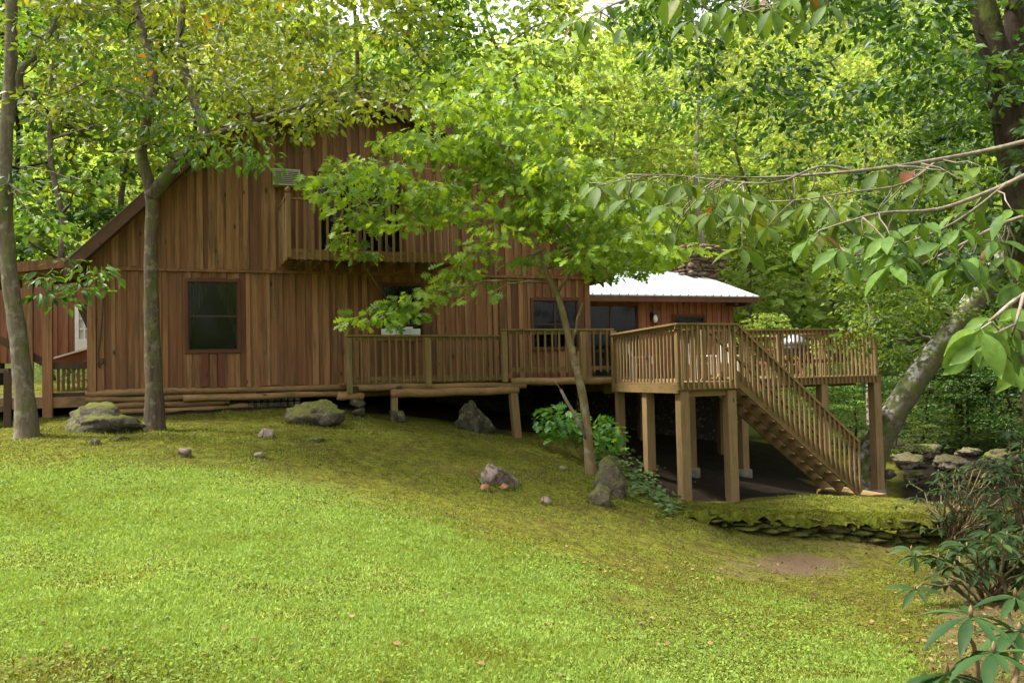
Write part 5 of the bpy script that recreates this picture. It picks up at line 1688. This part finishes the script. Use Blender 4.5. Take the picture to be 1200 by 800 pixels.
# ------------------------------------------------------------------ lawn: blades, moss tufts, clover, fallen leaves
r = np.random.default_rng(95)
n = 720000
yy = 3.2 * (19.0 / 3.2) ** r.uniform(0, 1, n) ** .9
xx = r.uniform(-1, 1, n) * (.72 * yy + 1.2)
zz = gzb(xx, yy)
P = np.stack([xx, yy, zz], 1)
mo, so, wd = cover_of(P)
q = P - np.array(ORG); v_ = q[:, 0] * SU - q[:, 1] * CU; u_ = q[:, 0] * CU + q[:, 1] * SU
patch = lump(xx, yy, 1.3, 7) + .8 * lump(xx, yy, 3.2, 8) + .6 * lump(xx, yy, 9, 6)
moss_l = np.clip(mo * .93 + patch * .95, 0, 1)
keep = (so + lump(xx, yy, 4, 9) * .5 < .45 + r.uniform(-.3, .3, n)) & (v_ > .15) & ~((v_ < B3 + .1) & (u_ > 11.5)) & (r.uniform(0, 1, n) > moss_l * .45)
P, yy, moss_l, patch = P[keep], yy[keep], moss_l[keep], patch[keep]
n = len(P)
tuft = lump(P[:, 0], P[:, 1], 7, 31) + lump(P[:, 0], P[:, 1], 2.5, 32)
h = (.031 + .011 * r.normal(0, 1, n) + .016 * tuft).clip(.010, .085) * (1 - .65 * moss_l) * (.8 + .02 * yy)
w = .0026 + .00062 * yy + moss_l * .0018
a = r.uniform(0, 6.283, n); tilt = r.uniform(.2, 1.6, n)
D = np.stack([np.cos(a) * tilt, np.sin(a) * tilt, np.ones(n)], 1); D = unit(D)
b2 = r.uniform(0, 6.283, n)
X = np.stack([np.cos(b2), np.sin(b2), np.zeros(n)], 1)
V = np.stack([P - X * w[:, None], P + X * w[:, None], P + D * h[:, None] * 1.15], 1).reshape(-1, 3)
F_ = np.arange(n * 3).reshape(-1, 3)
ism = r.uniform(0, 1, n) < np.clip(moss_l * 1.25 - .1, 0, 1)
T = np.clip(np.where(ism, r.uniform(.02, .46, n) + tuft * .12, r.uniform(.45, .85, n) + patch * .32 + tuft * .12), 0, 1)
# longer blades and moss gathered round the foot of each stone
C = []
for (x, y, rw, rd) in ROCKS:
    if y > 19.5: continue
    k = int(70 + 420 * rw)
    a = r.uniform(0, 6.283, k); q = r.uniform(.82, 1.22, k)
    C.append(np.stack([x + np.cos(a) * rw * q, y + np.sin(a) * rd * q, np.zeros(k)], 1))
C = np.concatenate(C); C[:, 2] = gzb(C[:, 0], C[:, 1]); k = len(C)
a = r.uniform(0, 6.283, k); b2 = r.uniform(0, 6.283, k)
D = unit(np.stack([np.cos(a) * .5, np.sin(a) * .5, np.ones(k)], 1)); X = np.stack([np.cos(b2), np.sin(b2), np.zeros(k)], 1)
V2 = np.stack([C - X * .009, C + X * .009, C + D * r.uniform(.03, .085, k)[:, None]], 1).reshape(-1, 3)
V = np.concatenate([V, V2]); F_ = np.arange(len(V)).reshape(-1, 3); T = np.concatenate([T, r.uniform(.05, .6, k)])
o = tri_mesh('grass', V, F_, T, M['grass']); tag(o, 'short bright grass and moss covering the sloping lawn', 'grass', kind='stuff')
n = 42000
yy = 3.4 * (12.0 / 3.4) ** r.uniform(0, 1, n); xx = r.uniform(-1, 1, n) * (.70 * yy + 1)
cl = lump(xx, yy, 2.2, 17) + .6 * lump(xx, yy, 6, 18)
kk = (cl > .05 + r.uniform(-.35, .45, n)); xx, yy = xx[kk], yy[kk]; n = len(xx)
P = np.stack([xx, yy, gzb(xx, yy) + r.uniform(.02, .06, n)], 1)
mo, so, wd = cover_of(P); kk = (so < .3) & (mo < .85); P = P[kk]; n = len(P); yy = P[:, 1]
a = r.uniform(0, 6.283, n)
A = leaves(T_ROUND, P, np.stack([np.cos(a), np.sin(a), r.normal(0, .2, n)], 1), np.array([0, 0, 1.]) + r.normal(0, .3, (n, 3)), (.012 + .0013 * yy) * r.uniform(.6, 1.5, n), r.uniform(0, 1, n))
o = tri_mesh('clover', *A, M['clover']); tag(o, 'clover leaves scattered through the lawn', 'clover', kind='stuff')
n = 16000
yy = 4.2 * (20.0 / 4.2) ** r.uniform(0, 1, n); xx = r.uniform(-1, 1, n) * (.66 * yy)
P = np.stack([xx, yy, gzb(xx, yy) + r.uniform(.012, .03, n)], 1)
mo, so, wd = cover_of(P)
kk = r.uniform(0, 1, n) < np.clip(.012 + .38 * mo * (.4 + lump(P[:, 0], P[:, 1], 1.4, 55) * 1.6).clip(0, 1) + .35 * so, 0, 1)
P = P[kk]; n = len(P); a = r.uniform(0, 6.283, n)
A = leaves(T_ROUND, P, np.stack([np.cos(a), np.sin(a), r.normal(0, .15, n)], 1), np.array([0, -.1, 1.]) + r.normal(0, .3, (n, 3)), r.uniform(.018, .055, n), r.uniform(0, 1, n))
o = tri_mesh('leaf_litter', *A, M['litter']); tag(o, 'dry fallen leaves scattered over moss and soil', 'fallen leaves', kind='stuff')

# short moss fuzz growing on the wall cap, as a part of the wall
fi = r.integers(0, len(CAPF), 16000)
Q = CAPV[np.array(CAPF)[fi]]
a_, b_ = r.uniform(0, 1, (16000, 1)), r.uniform(0, 1, (16000, 1))
P = Q[:, 0] * (1 - a_) * (1 - b_) + Q[:, 1] * a_ * (1 - b_) + Q[:, 2] * a_ * b_ + Q[:, 3] * (1 - a_) * b_
n = len(P); a = r.uniform(0, 6.283, n); b2 = r.uniform(0, 6.283, n)
D = unit(np.stack([np.cos(a) * .8, np.sin(a) * .8 - .3, np.ones(n)], 1)); X = np.stack([np.cos(b2), np.sin(b2), np.zeros(n)], 1)
pt = lump(P[:, 0], P[:, 1] * 1.5, 5, 41)
h = (.022 + .012 * r.normal(0, 1, n) + .02 * pt).clip(.006, .07)
V = np.stack([P - X * .010, P + X * .010, P + D * h[:, None]], 1).reshape(-1, 3)
o = tri_mesh('moss_fuzz', V, np.arange(n * 3).reshape(-1, 3), np.clip(r.uniform(.05, .5, n) + pt * .3, 0, 1), M['grass'], cap, WLOC[cap.name])
o['kind'] = 'stuff'
